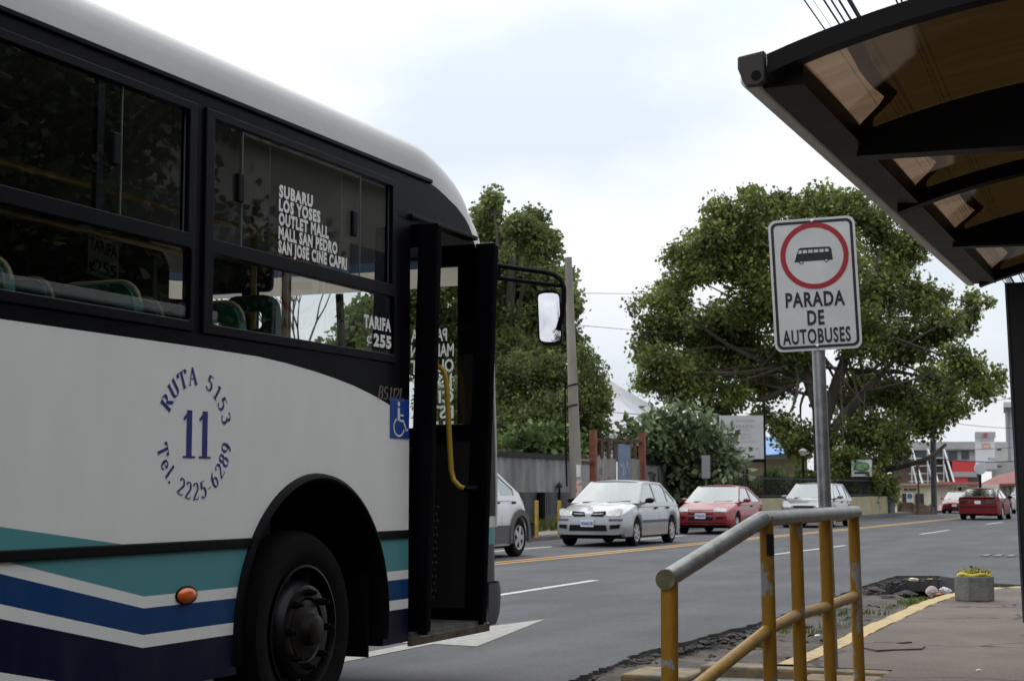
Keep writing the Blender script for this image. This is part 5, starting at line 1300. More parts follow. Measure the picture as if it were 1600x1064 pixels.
def bronze(name, ct, c1, c2):
    m = bpy.data.materials.new(name); m.use_nodes = True; t = m.node_tree; n = t.nodes; n.clear(); k = t.links.new
    tr = n.new('ShaderNodeBsdfTransparent'); tr.inputs[0].default_value = (*ct, 1)
    tl = n.new('ShaderNodeBsdfTranslucent'); tl.inputs[0].default_value = (*c2, 1)
    gl = n.new('ShaderNodeBsdfGlossy'); gl.inputs['Roughness'].default_value = .06; gl.inputs['Color'].default_value = (.9, .85, .8, 1); f = n.new('ShaderNodeFresnel'); f.inputs[0].default_value = 1.4
    a = n.new('ShaderNodeMixShader'); a.inputs[0].default_value = .45; b = n.new('ShaderNodeMixShader'); o = n.new('ShaderNodeOutputMaterial')
    c = n.new('ShaderNodeTexCoord'); z = n.new('ShaderNodeTexNoise'); z.inputs['Scale'].default_value = 3; z.inputs['Detail'].default_value = 6; mp = n.new('ShaderNodeMapping'); mp.inputs['Scale'].default_value = (1, 6, 1); k(c.outputs['Object'], mp.inputs[0]); k(mp.outputs[0], z.inputs[0])
    r = n.new('ShaderNodeValToRGB'); e = r.color_ramp.elements; e[0].position = .35; e[0].color = (*c1, 1); e[1].position = .7; e[1].color = (*c2, 1); k(z.outputs[0], r.inputs[0]); k(r.outputs[0], tl.inputs[0])
    k(tr.outputs[0], a.inputs[1]); k(tl.outputs[0], a.inputs[2]); fm = n.new('ShaderNodeMath'); fm.operation = 'MULTIPLY'; fm.inputs[1].default_value = .22; k(f.outputs[0], fm.inputs[0]); k(fm.outputs[0], b.inputs[0]); k(a.outputs[0], b.inputs[1]); k(gl.outputs[0], b.inputs[2]); k(b.outputs[0], o.inputs[0])
    return m
BRZ = bronze('bronze_sheet', (.105, .062, .034), (.095, .060, .034), (.15, .105, .068)); BRZD = bronze('dark_reflection_bronze', (.016, .009, .003), (.022, .0125, .0035), (.034, .020, .0065))  # second tone puts the roof's dark reflection into the sheet colour
def on_roof(px, py):
    r = ray(px, py); lo, hi = .5, 40.0
    for _ in range(60):
        k = (lo + hi) / 2; p = EYE + r * k
        if p.z > zc(p.x): hi = k
        else: lo = k
    return p
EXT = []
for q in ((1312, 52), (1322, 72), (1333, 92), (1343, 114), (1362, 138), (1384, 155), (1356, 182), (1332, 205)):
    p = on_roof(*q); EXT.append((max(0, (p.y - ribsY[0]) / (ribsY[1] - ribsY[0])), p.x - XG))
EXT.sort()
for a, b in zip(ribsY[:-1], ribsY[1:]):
    # reflection painted in: darker tone over the inner part of every bay, edge curved
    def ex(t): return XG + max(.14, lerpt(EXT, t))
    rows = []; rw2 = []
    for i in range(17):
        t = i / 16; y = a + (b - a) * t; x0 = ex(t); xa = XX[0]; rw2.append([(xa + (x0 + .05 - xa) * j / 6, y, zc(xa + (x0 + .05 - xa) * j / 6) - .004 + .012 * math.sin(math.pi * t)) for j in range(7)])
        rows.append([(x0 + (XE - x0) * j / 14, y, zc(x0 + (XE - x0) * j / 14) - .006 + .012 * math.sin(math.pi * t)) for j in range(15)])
    MB().grid(rw2).build('roof_sheet', BRZ, shl); MB().grid(rows).build('dark_reflection_sheet', BRZD, shl)
# gutter beam along the street side
gp = [(-.045, -.045), (-.035, -.062), (.008, -.062), (.012, -.05), (.012, .02), (-.045, .02)]
mb = MB(); mb.prism([gp], lambda x, z, k: (XG + x, Y0s + .03 + (Y1s - Y0s - .03) * k, 2.60 + z)); mb.build('gutter', GUT, shl, smooth=False, bev=.006)
mb = MB(); mb.box(XG + .013, XG + .15, Y0s + .10, Y1s - .03, 2.545, 2.62); mb.build('edge_beam', DKB, shl, smooth=False)
ec = [(-.045, .032), (.045, .045), (.045, -.055), (.028, -.066), (-.022, -.066), (-.045, -.008)]
cap_ = MB().prism([ec], lambda x, z, k: (XG + x, Y0s - .005 + .04 * k, 2.60 + z)).build('gutter_end_cap', M('cast_end_cap', (.05, .042, .038), .55, .0, spec=.25), shl, smooth=False, bev=.006)
MB().lathe([(.017, 0), (.017, .001), (0, .001)], lambda a, b, h: (XG + .018 + a, Y0s - .0065 + h, 2.563 + b), 16).build('drain_hole', BLACK, cap_)
# uprights at the back, and the black end panel
mb = MB()
for y in (6.21, 8.85): mb.tube([(XE - .15, y, .0), (XE - .15, y, zc(XE - .15))], .06, 14)
mb.build('upright', DKB, shl)
MB().box(XE - .2, XE - .1, 5.05, 10.6, zc(XE) - .16, zc(XE) - .03).build('rear_beam', DKB, shl, smooth=False)
p0, p1_ = PL(1570.5, 442, 1, 9.62), PL(1599, 972, 1, 9.62)
MB().prism([[(p1_.x, p1_.z), (p1_.x + 1.25, p1_.z), (p0.x + 1.25, p0.z), (p0.x, p0.z)]], lambda x, z, k: (x, 9.62 + .07 * k, z)).build('end_panel', M('black_panel_metal', (.008, .008, .010), .5, var=.3, scale=4), shl, smooth=False, bev=.005)
mb = MB(); mb.bar((p0.x + .004, 9.612, p0.z - .0), (p1_.x + .004, 9.612, p1_.z), .012); mb.build('panel_edge', M('blue_grey_edge', (.06, .07, .10), .4), shl, smooth=False)
MB().tube([(p1_.x + .5, 9.66, .0), (p1_.x + .5, 9.66, .6)], .04, 10).build('panel_leg', DKB, shl)

# octagonal concrete block with its yellow band and weeds
cb = root('planter_block', G(1523, 938, .08), 'hexagonal concrete planter with yellow flowers on the pavement corner', 'planter')
c0 = cb.location
hx = [(.205 * math.cos(R(20 + 60 * i)), .205 * math.sin(R(20 + 60 * i))) for i in range(6)]
hi_ = [(x * .78, y * .78) for x, y in hx]
MB().prism([hx, hi_], lambda x, y, k: (c0.x + x, c0.y + y, c0.z + .255 * (1 - k))).build('block', CONC, cb, smooth=False, bev=.012)
MB().prism([hi_], lambda x, y, k: (c0.x + x, c0.y + y, c0.z + .21 - .2 * k)).build('soil', DIRT, cb, smooth=False)
mb = MB()
ringp = [c0 + Vector((.155 * math.cos(a), .155 * math.sin(a), .268 + .008 * math.sin(5 * a))) for a in [i * math.pi / 12 for i in range(25)]]
mb.tube(ringp, .016, 8, cap=False); mb.build('yellow_hoop', M('yellow_plastic', (.55, .45, .02), .5), cb)
leaf_mesh('flowers', leaf_mat('yellow_flower_leaves', (.30, .26, .02), (.5, .44, .03), (.07, .08, .02)), cb, [(c0 + Vector((0, 0, .275)), (.14, .14, .022))], 60, 5, .03, 5, shell=.1)
mb = MB(); rg = random.Random(4)
for i in range(16):
    a = rg.uniform(0, 6.28); p = c0 + Vector((.15 * math.cos(a), .15 * math.sin(a), .265)); mb.tube([p, p + Vector((rg.uniform(-.02, .02), rg.uniform(-.02, .02), rg.uniform(.02, .05)))], .005, 5)
mb.build('dry_stalk', BLACK, cb)
# litter by the kerb
def litter(name, label, px, py, z, r, mat, seed, fl=.8):
    rnd = random.Random(seed); mb = MB(); p = G(px, py, z)
    lump(mb, (p.x, p.y, z + r * .5), r, rnd, fl)
    for i in range(3): lump(mb, (p.x + rnd.uniform(-r, r) * .7, p.y + rnd.uniform(-r, r) * .5, z + r * rnd.uniform(.3, .9)), r * .5, rnd, fl)
    o = mb.build(name, mat); return tag(o, label, 'litter', 'litter along the kerb')
LW = trans_mat('crumpled_plastic', (.62, .60, .60), .25)
litter('plastic_bag', 'pinkish white crumpled plastic bag lying by the yellow kerb', 1456, 929, .02, .075, trans_mat('pink_plastic', (.62, .50, .48), .3), 1)
litter('plastic_bag', 'small white plastic bag nearest the concrete planter', 1477, 927, .05, .055, LW, 2)
litter('paper_scrap', 'yellowish crumpled scrap lying on the broken asphalt', 1427, 908, -.02, .05, M('yellowish_paper', (.6, .52, .33), .7), 3, .5)
litter('paper_scrap', 'small orange wrapper between the two plastic bags', 1468, 930, .03, .03, M('orange_wrapper', (.55, .2, .08), .5), 4, .5)
litter('paper_scrap', 'tiny white scrap in the dirt behind the sign post', 1277, 995, -.05, .025, WHITE, 5, .4)
litter('plastic_scrap', 'tiny blue plastic scrap on the pavement by the black panel', 1585, 945, .085, .02, M('blue_plastic', (.02, .18, .4), .4), 6, .4)
litter('paper_scrap', 'tiny pale scrap on the pavement right of the hand rail', 1529, 1048, .085, .015, WHITE, 7, .3)
litter('plastic_scrap', 'yellow scrap lying on the asphalt beside the pale paper', 1453, 906, -.01, .03, M('yellow_scrap', (.5, .42, .05), .6), 8, .3)
# drain grate at the far corner of the side street
p = G(1580, 869)
mb = MB()
for i in range(7): mb.box(p.x - .5 + i * .22, p.x - .38 + i * .22, p.y - .4, p.y + .4, .004, .02)
tag(mb.build('drain_grate', M('pale_worn_iron', (.13, .13, .13), .6, .3), smooth=False), 'pale slotted drain grate in the asphalt by the shelter panel', 'drain')

# ================================================================== far side of the road
XF = -16.9
def fy(px): return PL(px, 800, 0, XF).y
SHEET = M('weathered_steel_sheet', (.115, .118, .122), .6, .2, col2=(.25, .252, .25), scale=1.2, detail=8, stretch=(1, 1, .35))
SHEETD = M('dark_steel_sheet', (.05, .052, .055), .6, .3, col2=(.105, .107, .108), scale=1.6, detail=8, stretch=(1, 1, .3))
STONE = M('stone_base_wall', (.055, .05, .045), .95, col2=(.12, .11, .098), scale=3, detail=8, bump=.6, bscale=10)
def ribbed(y0, y1, z0, z1, per, amp, x=XF):
    rows = []; n = int((y1 - y0) / per * 4)
    for i in range(n + 1):
        y = y0 + (y1 - y0) * i / n; a = (0, amp, amp, 0)[i % 4]; rows.append([(x + a, y, z0), (x + a, y, z1)])
    return MB().grid(rows)
def zpx(px, py, x=XF): return PL(px, py, 0, x).z
fa, fb = fy(560), fy(892)
zt1 = zpx(840, 714); zm = zpx(840, 770); zl = zpx(840, 803)
fe = root('steel_fence', (XF, (fa + fb) / 2, .13), 'tall grey ribbed steel fence on a stone base left of the concrete pole', 'fence')
ribbed(fa, fb, zm, zt1, .5, .04).build('upper_sheet', SHEET, fe, smooth=False); ribbed(fa, fb, zl, zm + .02, .16, .05, XF + .03).build('lower_sheet', SHEETD, fe, smooth=False)
MB().box(XF - .2, XF + .05, fa, fb, .1, zl).build('base_wall', STONE, fe, smooth=False, bev=.02)
MB().box(XF - .05, XF + .10, fa, fb, zt1 - .03, zt1 + .10).build('top_rail', DGREY, fe, smooth=False)
mb = MB()
for px in (600, 700, 800, 850, 888): y = fy(px); mb.box(XF - .12, XF - .02, y - .05, y + .05, .1, zt1)
mb.build('fence_post', DGREY, fe, smooth=False)
mb = MB(); y = fy(835); mb.tube([(XF + .2, y, .13), (XF + .2, y, 1.15)], .12, 8); y = fy(868); mb.bar((XF + .12, y, .7), (XF + .12, y, 1.3), .05); mb.lathe([(.0, .3), (.14, .12), (.2, 0)], lambda a, b, h: (XF + .12 + a * .4, y + b, 1.28 + h * .6), 8)
mb.build('iron_finial', BLACK, fe, smooth=False)
# gate with rusty posts
XGt = -16.75
def gy(px): return PL(px, 760, 0, XGt).y
RUST = M('rusted_steel', (.13, .038, .022), .8, col2=(.22, .075, .04), scale=6, detail=8, bump=.3); RUSTD = M('dark_rust', (.05, .02, .014), .85, var=.4, scale=6)
ga = root('rusty_gate', (XGt, (gy(925) + gy(1003)) / 2, .13), 'rust red gate frame closed with odd grey sheets and a blue sheet', 'gate')
def zg(px, py): return PL(px, py, 0, XGt).z
mb = MB()
for px, py in ((926, 672), (1003, 676)): y = gy(px); mb.box(XGt - .08, XGt + .12, y - .085, y + .085, .1, zg(px, py))
mb.build('gate_post', RUST, ga, smooth=False)
mb = MB(); y0, y1 = gy(926), gy(1003)
mb.bar((XGt, y0, zg(930, 686)), (XGt, y1, zg(1000, 691)), .08); mb.bar((XGt, gy(897), zg(900, 722)), (XGt, y0, zg(920, 722)), .08)
for px in (940, 951, 961, 984, 992): y = gy(px); mb.box(XGt - .02, XGt + .03, y - .12, y + .12, zg(px, 716), zg(px, 687))
mb.build('gate_bars', RUSTD, ga, smooth=False)
for a, b, py, m_ in ((897, 921, 717, SHEET), (930, 945, 713, M('pale_grey_sheet', (.20, .20, .20), .6, var=.15, scale=2)), (945, 964, 714, M('beige_grey_sheet', (.19, .175, .155), .6, var=.15, scale=2)), (985, 991, 716, M('tan_sheet', (.19, .155, .12), .6, var=.15, scale=2)), (991, 1001, 717, SHEET)):
    ribbed(gy(a), gy(b), .2, zg((a + b) / 2, py), .3, .015, XGt - .01).build('infill_sheet', m_, ga, smooth=False)
MB().box(XGt + .02, XGt + .05, gy(964), gy(983), .4, zg(973, 694)).build('blue_sheet', M('faded_blue_sheet', (.115, .155, .235), .6, var=.2, scale=3), ga, smooth=False)
# scrawls of paint, kept on the sheets
def scrawl(name, mat, parent, x, px0, px1, py0, py1, seed, r=.022, n=7):
    rg = random.Random(seed); mb = MB()
    for k in range(n):
        a = px0 + (px1 - px0) * (k + .2) / n; b = a + (px1 - px0) / n * .8
        pts = []
        for i in range(rg.choice((3, 4, 5))): q = PL(rg.uniform(a, b), rg.uniform(py0, py1), 0, x); pts.append(q)
        for p_, q_ in zip(pts[:-1], pts[1:]): mb.bar(p_, q_, .006, r * 2, up=(0, 0, 1))
    return mb.build(name, mat, parent, smooth=False)
GRW = M('white_spray_paint', (.34, .36, .42), .7); GRK = M('black_spray_paint', (.012, .012, .012), .7); GRP = M('pink_spray_paint', (.34, .22, .22), .7)
scrawl('paint_scrawl', GRW, ga, XGt + .056, 966, 981, 720, 748, 3, .02, 5)
scrawl('paint_scrawl', GRP, ga, XGt + .03, 936, 964, 744, 758, 5, .02, 8)
scrawl('paint_scrawl', GRK, ga, XGt + .05, 939, 941, 730, 745, 8, .03, 1)
f2a, f2b = fy(1004), fy(1066); zt2 = zpx(1030, 722)
f2 = root('board_fence', (XF, (f2a + f2b) / 2, .13), 'dark grey sheet fence with black spray painted letters right of the gate', 'fence')
ribbed(f2a, f2b, .2, zt2, 1.2, .03).build('sheet', SHEET, f2, smooth=False); MB().box(XF - .05, XF + .09, f2a, f2b, zt2 - .1, zt2 + .06).build('top_rail', DGREY, f2, smooth=False)
mb = MB()
def spray(pts, r=.05):
    P_ = [PL(x, y, 0, XF + .06) for x, y in pts]
    for p_, q_ in zip(P_[:-1], P_[1:]): mb.bar(p_, q_, .006, r, up=(0, 0, 1))
spray([(1006, 735), (1009, 739), (1006, 744), (1010, 749)], .1); spray([(1013, 739), (1020, 738)]); spray([(1016.5, 738), (1017, 757)]); spray([(1022, 757), (1021, 740), (1025, 741), (1022, 747), (1026, 757)]); spray([(1029.5, 736), (1029, 768)])
mb.build('spray_lettering', GRK, f2, smooth=False)
# concrete pole with bills pasted on it
DP = 43
up_ = root('utility_pole', base_of(903, 838, DP, .13), 'weathered concrete utility pole with torn paper bills by the steel fence', 'pole')
pt2 = D(888, 402, DP); pbm = up_.location
MB().tube([pbm, pbm.lerp(pt2, .25), pbm.lerp(pt2, .5), pbm.lerp(pt2, .75), pt2], [.175, .155, .135, .115, .095], 16).build('pole', M('pole_concrete', (.20, .18, .155), .9, col2=(.31, .285, .25), scale=2, detail=8, bump=.3, stretch=(1, 1, .2)), up_)
def on_pole(px, py, off): 
    d = (EYE - D(px, py, DP)).normalized(); return D(px, py, DP) + d * off
for i, (a, b, c, d, m_) in enumerate(((900.5, 726, 907, 745, WHITE), (900.5, 747, 908, 756, M('pale_blue_bill', (.30, .38, .42), .7)), (900, 750, 909, 776, M('red_white_bill', (.55, .16, .11), .7, col2=(.55, .52, .5), scale=14, lo=.45, hi=.5)))):
    q = [on_pole(a, d, .2 + .004 * i), on_pole(c, d, .2 + .004 * i), on_pole(c, b, .2 + .004 * i), on_pole(a, b, .2 + .004 * i)]
    MB().add(q + [x + Vector((-.01, .02, 0)) for x in q], [(0, 1, 2, 3), (7, 6, 5, 4), (0, 4, 5, 1), (1, 5, 6, 2), (2, 6, 7, 3), (3, 7, 4, 0)]).build('paper_bill', m_, up_, smooth=False)
MB().tube([D(887, 600, DP) + Vector((.0, -.2, 0)), D(888, 690, DP) + Vector((0, -.2, 0)), D(890, 760, DP) + Vector((0, -.2, 0))], .022, 6).build('cable_guard', BLACK, up_)
mb = MB()
for y in (603, 635): mb.lathe([(.165, -.02), (.17, 0), (.165, .02)], lambda a, b, h, y=y: D(893.5 + (y - 603) * .02, y, DP) + Vector((a, b, h + a * .3)), 14)
mb.build('strap', BLACK, up_)
# yellow bollards
YB = M('bollard_yellow', (.42, .26, .03), .6, var=.2, scale=6)
for px, pyt, pyb, lab in ((838.5, 784, 839.5, 'thin yellow bollard standing nearer the bus on the far pavement'), (874, 784, 837.5, 'thin yellow bollard half hidden behind the bonnet of the silver saloon')):
    g = G(px, pyb, .13); d = (g - EYE).dot(ray(800, 532).normalized()); r_ = root('bollard', g, lab, 'bollard', 'yellow bollards on the far pavement')
    h = (pyb - pyt) / F * d; MB().tube([g, g + Vector((0, 0, h * .5)), g + Vector((0, 0, h))], .045, 12).build('post', YB, r_)
    MB().lathe([(.05, 0), (.05, .02), (0, .03)], lambda a, b, hh, g=g, h=h: (g.x + a, g.y + b, g.z + h + hh), 12).build('cap', YB, r_)
# small signs on posts
def post_sign(name, label, px, py, w, h, d, pbx, pby, mat, cat='sign', pr=.03, pm_=None, group=None, top=None):
    b = base_of(pbx, pby, d, .13); o = root(name, b, label, cat, group); c = D(px, py, d); s = d / F
    n = Vector((0, -1, 0)); u = Vector((.93, .37, 0)); v = Vector((0, 0, 1))
    MB().prism([[(-w / 2 * s, -h / 2 * s), (w / 2 * s, -h / 2 * s), (w / 2 * s, h / 2 * s), (-w / 2 * s, h / 2 * s)]], frame_fn(c, u, v, .03)).build('panel', mat, o, smooth=False)
    tp_ = Vector((c.x + .03, c.y + .10, c.z + h / 2 * s)) if top is None else Vector((D(pbx, top, d)))
    MB().tube([b + Vector((0, 0, -.1)), b.lerp(tp_, .5), tp_], pr, 8).build('post', pm_ or BLACK, o)
    return o, c, u, v, s
post_sign('traffic_sign', 'blank grey back of a traffic sign on green post by the broad leaf plant', 1103, 729, 13, 36, 54, 1100, 815, M('sign_back_metal', (.22, .24, .26), .5, .3), pr=.045, pm_=M('green_post', (.05, .09, .05), .6))
o, c, u, v, s = post_sign('name_board', 'small white board with red writing in front of the great tree', 1313, 702, 18, 11, 74, 1313, 790, WHITE)
mb = MB(); put_text(mb, 'SE VENDE', c - u * (7 * s) - v * (1.5 * s) - Vector((0, .012, 0)) + Vector((.005, 0, 0)), u, v, 3.2 * s, 14 * s, .0); mb.build('board_lettering', M('faded_red_ink', (.42, .14, .12), .6), o, smooth=False)
o, c, u, v, s = post_sign('club_sign', 'white board with green oval emblem behind the black railings', 1346.5, 731, 32, 26, 72, 1347, 790, M('board_white', (.50, .52, .54), .5))
MB().prism([arc(0, 2 * s, 12.5 * s, 7.5 * s, 0, 360, 24)[:-1]], frame_fn(c - Vector((-.005, .02, 0)), u, v, .01)).build('oval_emblem', M('emblem_green', (.05, .17, .06), .5), o, smooth=False)
MB().prism([arc(0, 2 * s, 9.5 * s, 5.2 * s, 0, 360, 24)[:-1]], frame_fn(c - Vector((-.008, .034, 0)), u, v, .01)).build('oval_emblem', M('emblem_light_green', (.16, .30, .14), .5), o, smooth=False)
MB().prism([[(-12 * s, -9 * s), (12 * s, -9 * s), (11 * s, -6 * s), (-11 * s, -6 * s)]], frame_fn(c - Vector((-.006, .026, 0)), u, v, .01)).build('dark_underline', SBLACK, o, smooth=False)
# white advertising board
DBd = 64
b = base_of(1156, 790, DBd, .13); o = root('advertising_board', b, 'large white advertising board with grey writing on dark posts', 'sign')
c = D(1153, 683, DBd); s = DBd / F; u, v = Vector((.93, .37, 0)).normalized(), Vector((0, 0, 1)); w2, h2 = 40 * s / 1.0, 34 * s
MB().prism([[(-w2, -h2), (w2, -h2), (w2, h2), (-w2, h2)]], frame_fn(c, u, v, .08)).build('board', M('board_pale', (.46, .47, .48), .55, var=.06, scale=2), o, smooth=False)
mb = MB(); nb = -u.cross(v); nb = u.cross(v)
INKG = M('grey_ink', (.16, .165, .19), .6)
for body, py, h, x0, x1 in (('Salon de Eventos', 659, 4.2, 1150, 1180), ('Montesacro', 668.5, 7, 1127, 1178), ('Casa - Recepcion', 673, 2.6, 1142, 1172), ('Tel. 2224-6014', 680.5, 3.6, 1149, 1173), ('Fax 2224-1177', 686, 3.6, 1149, 1174), ('Banquetes y reuniones', 691, 2.2, 1152, 1182), ('SALA DE FIESTAS', 703, 4.5, 1146, 1186)):
    x0_ = ((D(x0, py, DBd) - c).dot(Vector((1, 0, 0)))) ; pA = D(x0, py, DBd); k = (pA - c)
    put_text(mb, body, c + u * ((x0 - 1153) * s * 1.0) + v * ((683 - py) * s) + nb * .004, u, v, h * s, (x1 - x0) * s, -.005)
mb.build('board_lettering', INKG, o, smooth=False)
mb = MB()
for px, t in ((1120, 640), (1192.5, 630)): q = D(px, t, DBd) + Vector((0, .15, 0)); mb.tube([Vector((q.x, q.y, 0)), q], .045, 8)
mb.bar(c - u * w2 - v * (h2 + .06), c + u * w2 - v * (h2 + .06), .12); mb.build('post', BLACK, o)
# garden lamps
for px, t, lab in ((1168, 706, 'thin black lamp post in front of the white advertising board'), (1256, 712, 'thin black lamp post with pale globe below the great tree')):
    d = 66; b = base_of(px, 800, d, .13); o = root('garden_lamp', b, lab, 'lamp post', 'garden lamps'); q = D(px, t, d)
    MB().tube([b, Vector((b.x, b.y, q.z))], .05, 8).build('post', BLACK, o)
    MB().lathe([(0, .0), (.1, .02), (.15, .14), (.19, .22), (.06, .30), (0, .31)], lambda a, b_, h, b=b, q=q: (b.x + a, b.y + b_, q.z + h), 12).build('lamp_head', M('lamp_globe', (.35, .35, .33), .4) if px > 1200 else BLACK, o)
# low garden wall with black railings
XW = [(-14.05, fy(1090) + 1), (-13.6, 67), (-13.25, 76.2)]
GW = M('cream_garden_wall', (.27, .235, .135), .85, col2=(.36, .32, .20), scale=1.2, detail=8, bump=.2)
gw = root('garden_wall', (-13.6, 62, .0), 'low cream garden wall running to a dark end pier', 'wall')
A_, B_ = Vector((-14.1, PL(1152, 790, 0, -14.1).y, 0)), Vector((-13.3, 76.0, 0)); dW = (B_ - A_).normalized(); nW = Vector((dW.y, -dW.x, 0))
mb = MB(); mb.prism([[(A_.x, A_.y), (B_.x, B_.y), (B_.x - .25, B_.y), (A_.x - .25, A_.y)]], lambda x, y, k: (x, y, .92 - .9 * k)); mb.build('wall', GW, gw, smooth=False)
MB().box(-13.6, -13.2, 76.05, 77.3, .0, .95).build('end_pier', M('dark_pier', (.07, .07, .075), .8, var=.2), gw, smooth=False)
mb = MB()
for t in (.32, .62, .86): q = A_.lerp(B_, t); mb.box(q.x - .1, q.x + .02, q.y - .1, q.y + .1, .1, .935)
mb.build('pilaster', M('ochre_pilaster', (.38, .28, .12), .8), gw, smooth=False)
rl = root('iron_railing', (-13.8, 62, .92), 'black iron railings standing on the low cream wall', 'railing'); mb = MB()
n = 120
for i in range(n):
    q = A_.lerp(B_, i / n) + Vector((-.12, 0, 0)); mb.bar(q + Vector((0, 0, .9)), q + Vector((0, 0, 1.72)), .024)
mb.build('bars', DGREY, rl, smooth=False)['kind'] = 'stuff'
mb = MB()
for z in (1.0, 1.62): mb.bar(A_ + Vector((-.12, 0, z)), B_ + Vector((-.12, 0, z)), .05)
mb.build('rail', DGREY, rl, smooth=False)
# houses behind the garden
def block(o, name, x0, x1, py0, py1, d, depth, mat, bev=0):
    """box whose front spans pixels x0..x1, py0 (top)..py1 (bottom) at depth d; faces turned with the road"""
    a = D(x0, py1, d); t = D(x0, py0, d); w = (x1 - x0) * d / F
    u = Vector((.93, .37, 0)); n_ = ray(x0, 765); n_.z = 0; n_.normalize(); h = t.z - a.z; mb = MB()
    mb.prism([[(0, 0), (w, 0), (w, h), (0, h)]], lambda x, z, k: a + u * x + Vector((0, 0, z)) + n_ * (depth * k)); return mb.build(name, mat, o, smooth=False, bev=bev)
CRM = M('cream_render', (.66, .60, .46), .85, col2=(.74, .68, .54), scale=1, detail=7); REDT = M('red_tile_roof', (.17, .05, .042), .8, col2=(.25, .09, .075), scale=3, detail=8)
ho = root('house', base_of(1190, 800, 82), 'small cream house with sloping blue roof behind the white board', 'house')
block(ho, 'wall', 1120, 1262, 716, 800, 82, 6, M('cream_house_wall', (.40, .34, .24), .85, var=.1))  # plain even cream colour for the house wall
block(ho, 'fascia', 1112, 1266, 710, 717, 81.4, 1, M('grey_fascia', (.34, .34, .33), .7))
q = [D(1184, 712, 81.3), D(1268, 704, 81.3), D(1246, 684, 86), D(1190, 681, 86)]
MB().add(q + [p + Vector((0, .0, -.08)) for p in q], [(0, 1, 2, 3), (7, 6, 5, 4), (0, 4, 5, 1), (1, 5, 6, 2), (2, 6, 7, 3), (3, 7, 4, 0)]).build('roof', M('blue_roof_sheet', (.10, .28, .58), .5, var=.1, scale=2), ho, smooth=False)
wn = MB(); 
block(ho, 'window', 1150, 1163, 735, 775, 81.95, .06, M('dark_window', (.03, .03, .035), .2))
tn = root('tent_roof', base_of(960, 800, 71), 'big pale grey pyramid tent roof rising behind the shrubs', 'tent')
ap = D(918, 572, 72); s = 72 / F
cor = [ap + Vector((sx * 5.4, sy * 5.4, -3.3)) for sx, sy in ((-1, -1), (1, -1), (1, 1), (-1, 1))]
TENT = M('tent_fabric', (.46, .47, .49), .6, var=.08, scale=.8)
cc_ = sum(cor, Vector()) / 4; mb = MB()
for i in range(4):
    a, b_ = cor[i], cor[(i + 1) % 4]; rows = []
    for k in range(9):
        t = k / 8; l = a.lerp(ap, t); r_ = b_.lerp(ap, t); rows.append([l.lerp(r_, j / 6) - Vector((0, 0, .30 * math.sin(math.pi * t) * (1 if True else 0))) for j in range(7)])
    mb.grid(rows)
for i in range(4): a, b_ = cor[i], cor[(i + 1) % 4]; mb.grid([[a, b_], [a - Vector((0, 0, .9)), b_ - Vector((0, 0, .9))]])
mb.build('canopy', TENT, tn, ang=25)
mb = MB()
for q in cor: mb.tube([Vector((q.x, q.y, 0)), q], .1, 8)
mb.build('pole', STEEL, tn)
# ---- distant end of the street
hoard = root('hoarding', base_of(1430, 806, 79), 'rough brown plank hoarding between the cream wall and the dark pole', 'hoarding')
rg = random.Random(6); WOODS = [M('weathered_planks', (.13, .10, .07), .9, col2=(.24, .185, .13), scale=5, detail=8, stretch=(1, 1, .2)), M('brown_planks', (.10, .065, .042), .9, col2=(.19, .13, .085), scale=5, detail=8, stretch=(1, 1, .2))]
for i in range(14):
    x = 1402 + i * 4.2; mb_ = block(hoard, 'plank', x, x + 4.0, 785 + rg.uniform(-1.5, 3) + (i > 9) * (i - 9) * 1.2, 808, 79 + rg.uniform(-.05, .05), .06, WOODS[i % 2 if i < 9 else 0])
dpz = root('utility_pole', base_of(1460, 808, 80), 'dark grey utility pole at the end of the brown hoarding', 'pole')
q = D(1455.5, 560, 80); MB().tube([dpz.location, dpz.location.lerp(q, .5), q], [.155, .14, .11], 12).build('pole', M('dark_pole_concrete', (.075, .085, .09), .85, var=.2, scale=3), dpz)
o, c, u, v, s = post_sign('traffic_sign', 'small blue and white traffic sign on a thin post before the cream shop', 1421.5, 777, 10, 15, 84, 1421.5, 806, WHITE)
MB().prism([arc(0, 2 * s, 4.2 * s, 4.2 * s, 0, 360, 16)[:-1]], frame_fn(c - Vector((-.005, .02, 0)), u, v, .01)).build('blue_disc', M('disc_blue', (.06, .16, .36), .5), o, smooth=False)
o, c, u, v, s = post_sign('traffic_sign', 'round red rimmed traffic sign beside the small blue and white one', 1406, 779, 1, 1, 84, 1406, 806, WHITE)
MB().prism([arc(0, 0, 4.6 * s, 6 * s, 0, 360, 20)[:-1]], frame_fn(c, u, v, .02)).build('disc', M('disc_red', (.40, .12, .14), .5), o, smooth=False); MB().prism([arc(0, 0, 3.2 * s, 4.4 * s, 0, 360, 20)[:-1]], frame_fn(c - Vector((-.005, .02, 0)), u, v, .01)).build('disc_face', WHITE, o, smooth=False)
bp_ = root('thin_post', base_of(1436.5, 806, 83), 'thin brown post rising from the plank hoarding', 'post'); q = D(1434, 730, 83)
MB().tube([bp_.location, bp_.location.lerp(q, .5), q], .05, 8).build('post', M('brown_post', (.07, .055, .03), .8), bp_); MB().box(q.x - .08, q.x + .08, q.y - .08, q.y + .08, q.z - .02, q.z + .12).build('cap', RUST, bp_, smooth=False)
cs = root('shop_building', base_of(1480, 800, 96), 'low cream shop building with dark doorway and red edged roof', 'building')
block(cs, 'wall', 1398, 1465, 757, 808, 96, 8, CRM); block(cs, 'wall', 1465, 1562, 756, 808, 98, 8, M('pale_render', (.56, .52, .45), .85, col2=(.64, .60, .53), scale=1, detail=7))
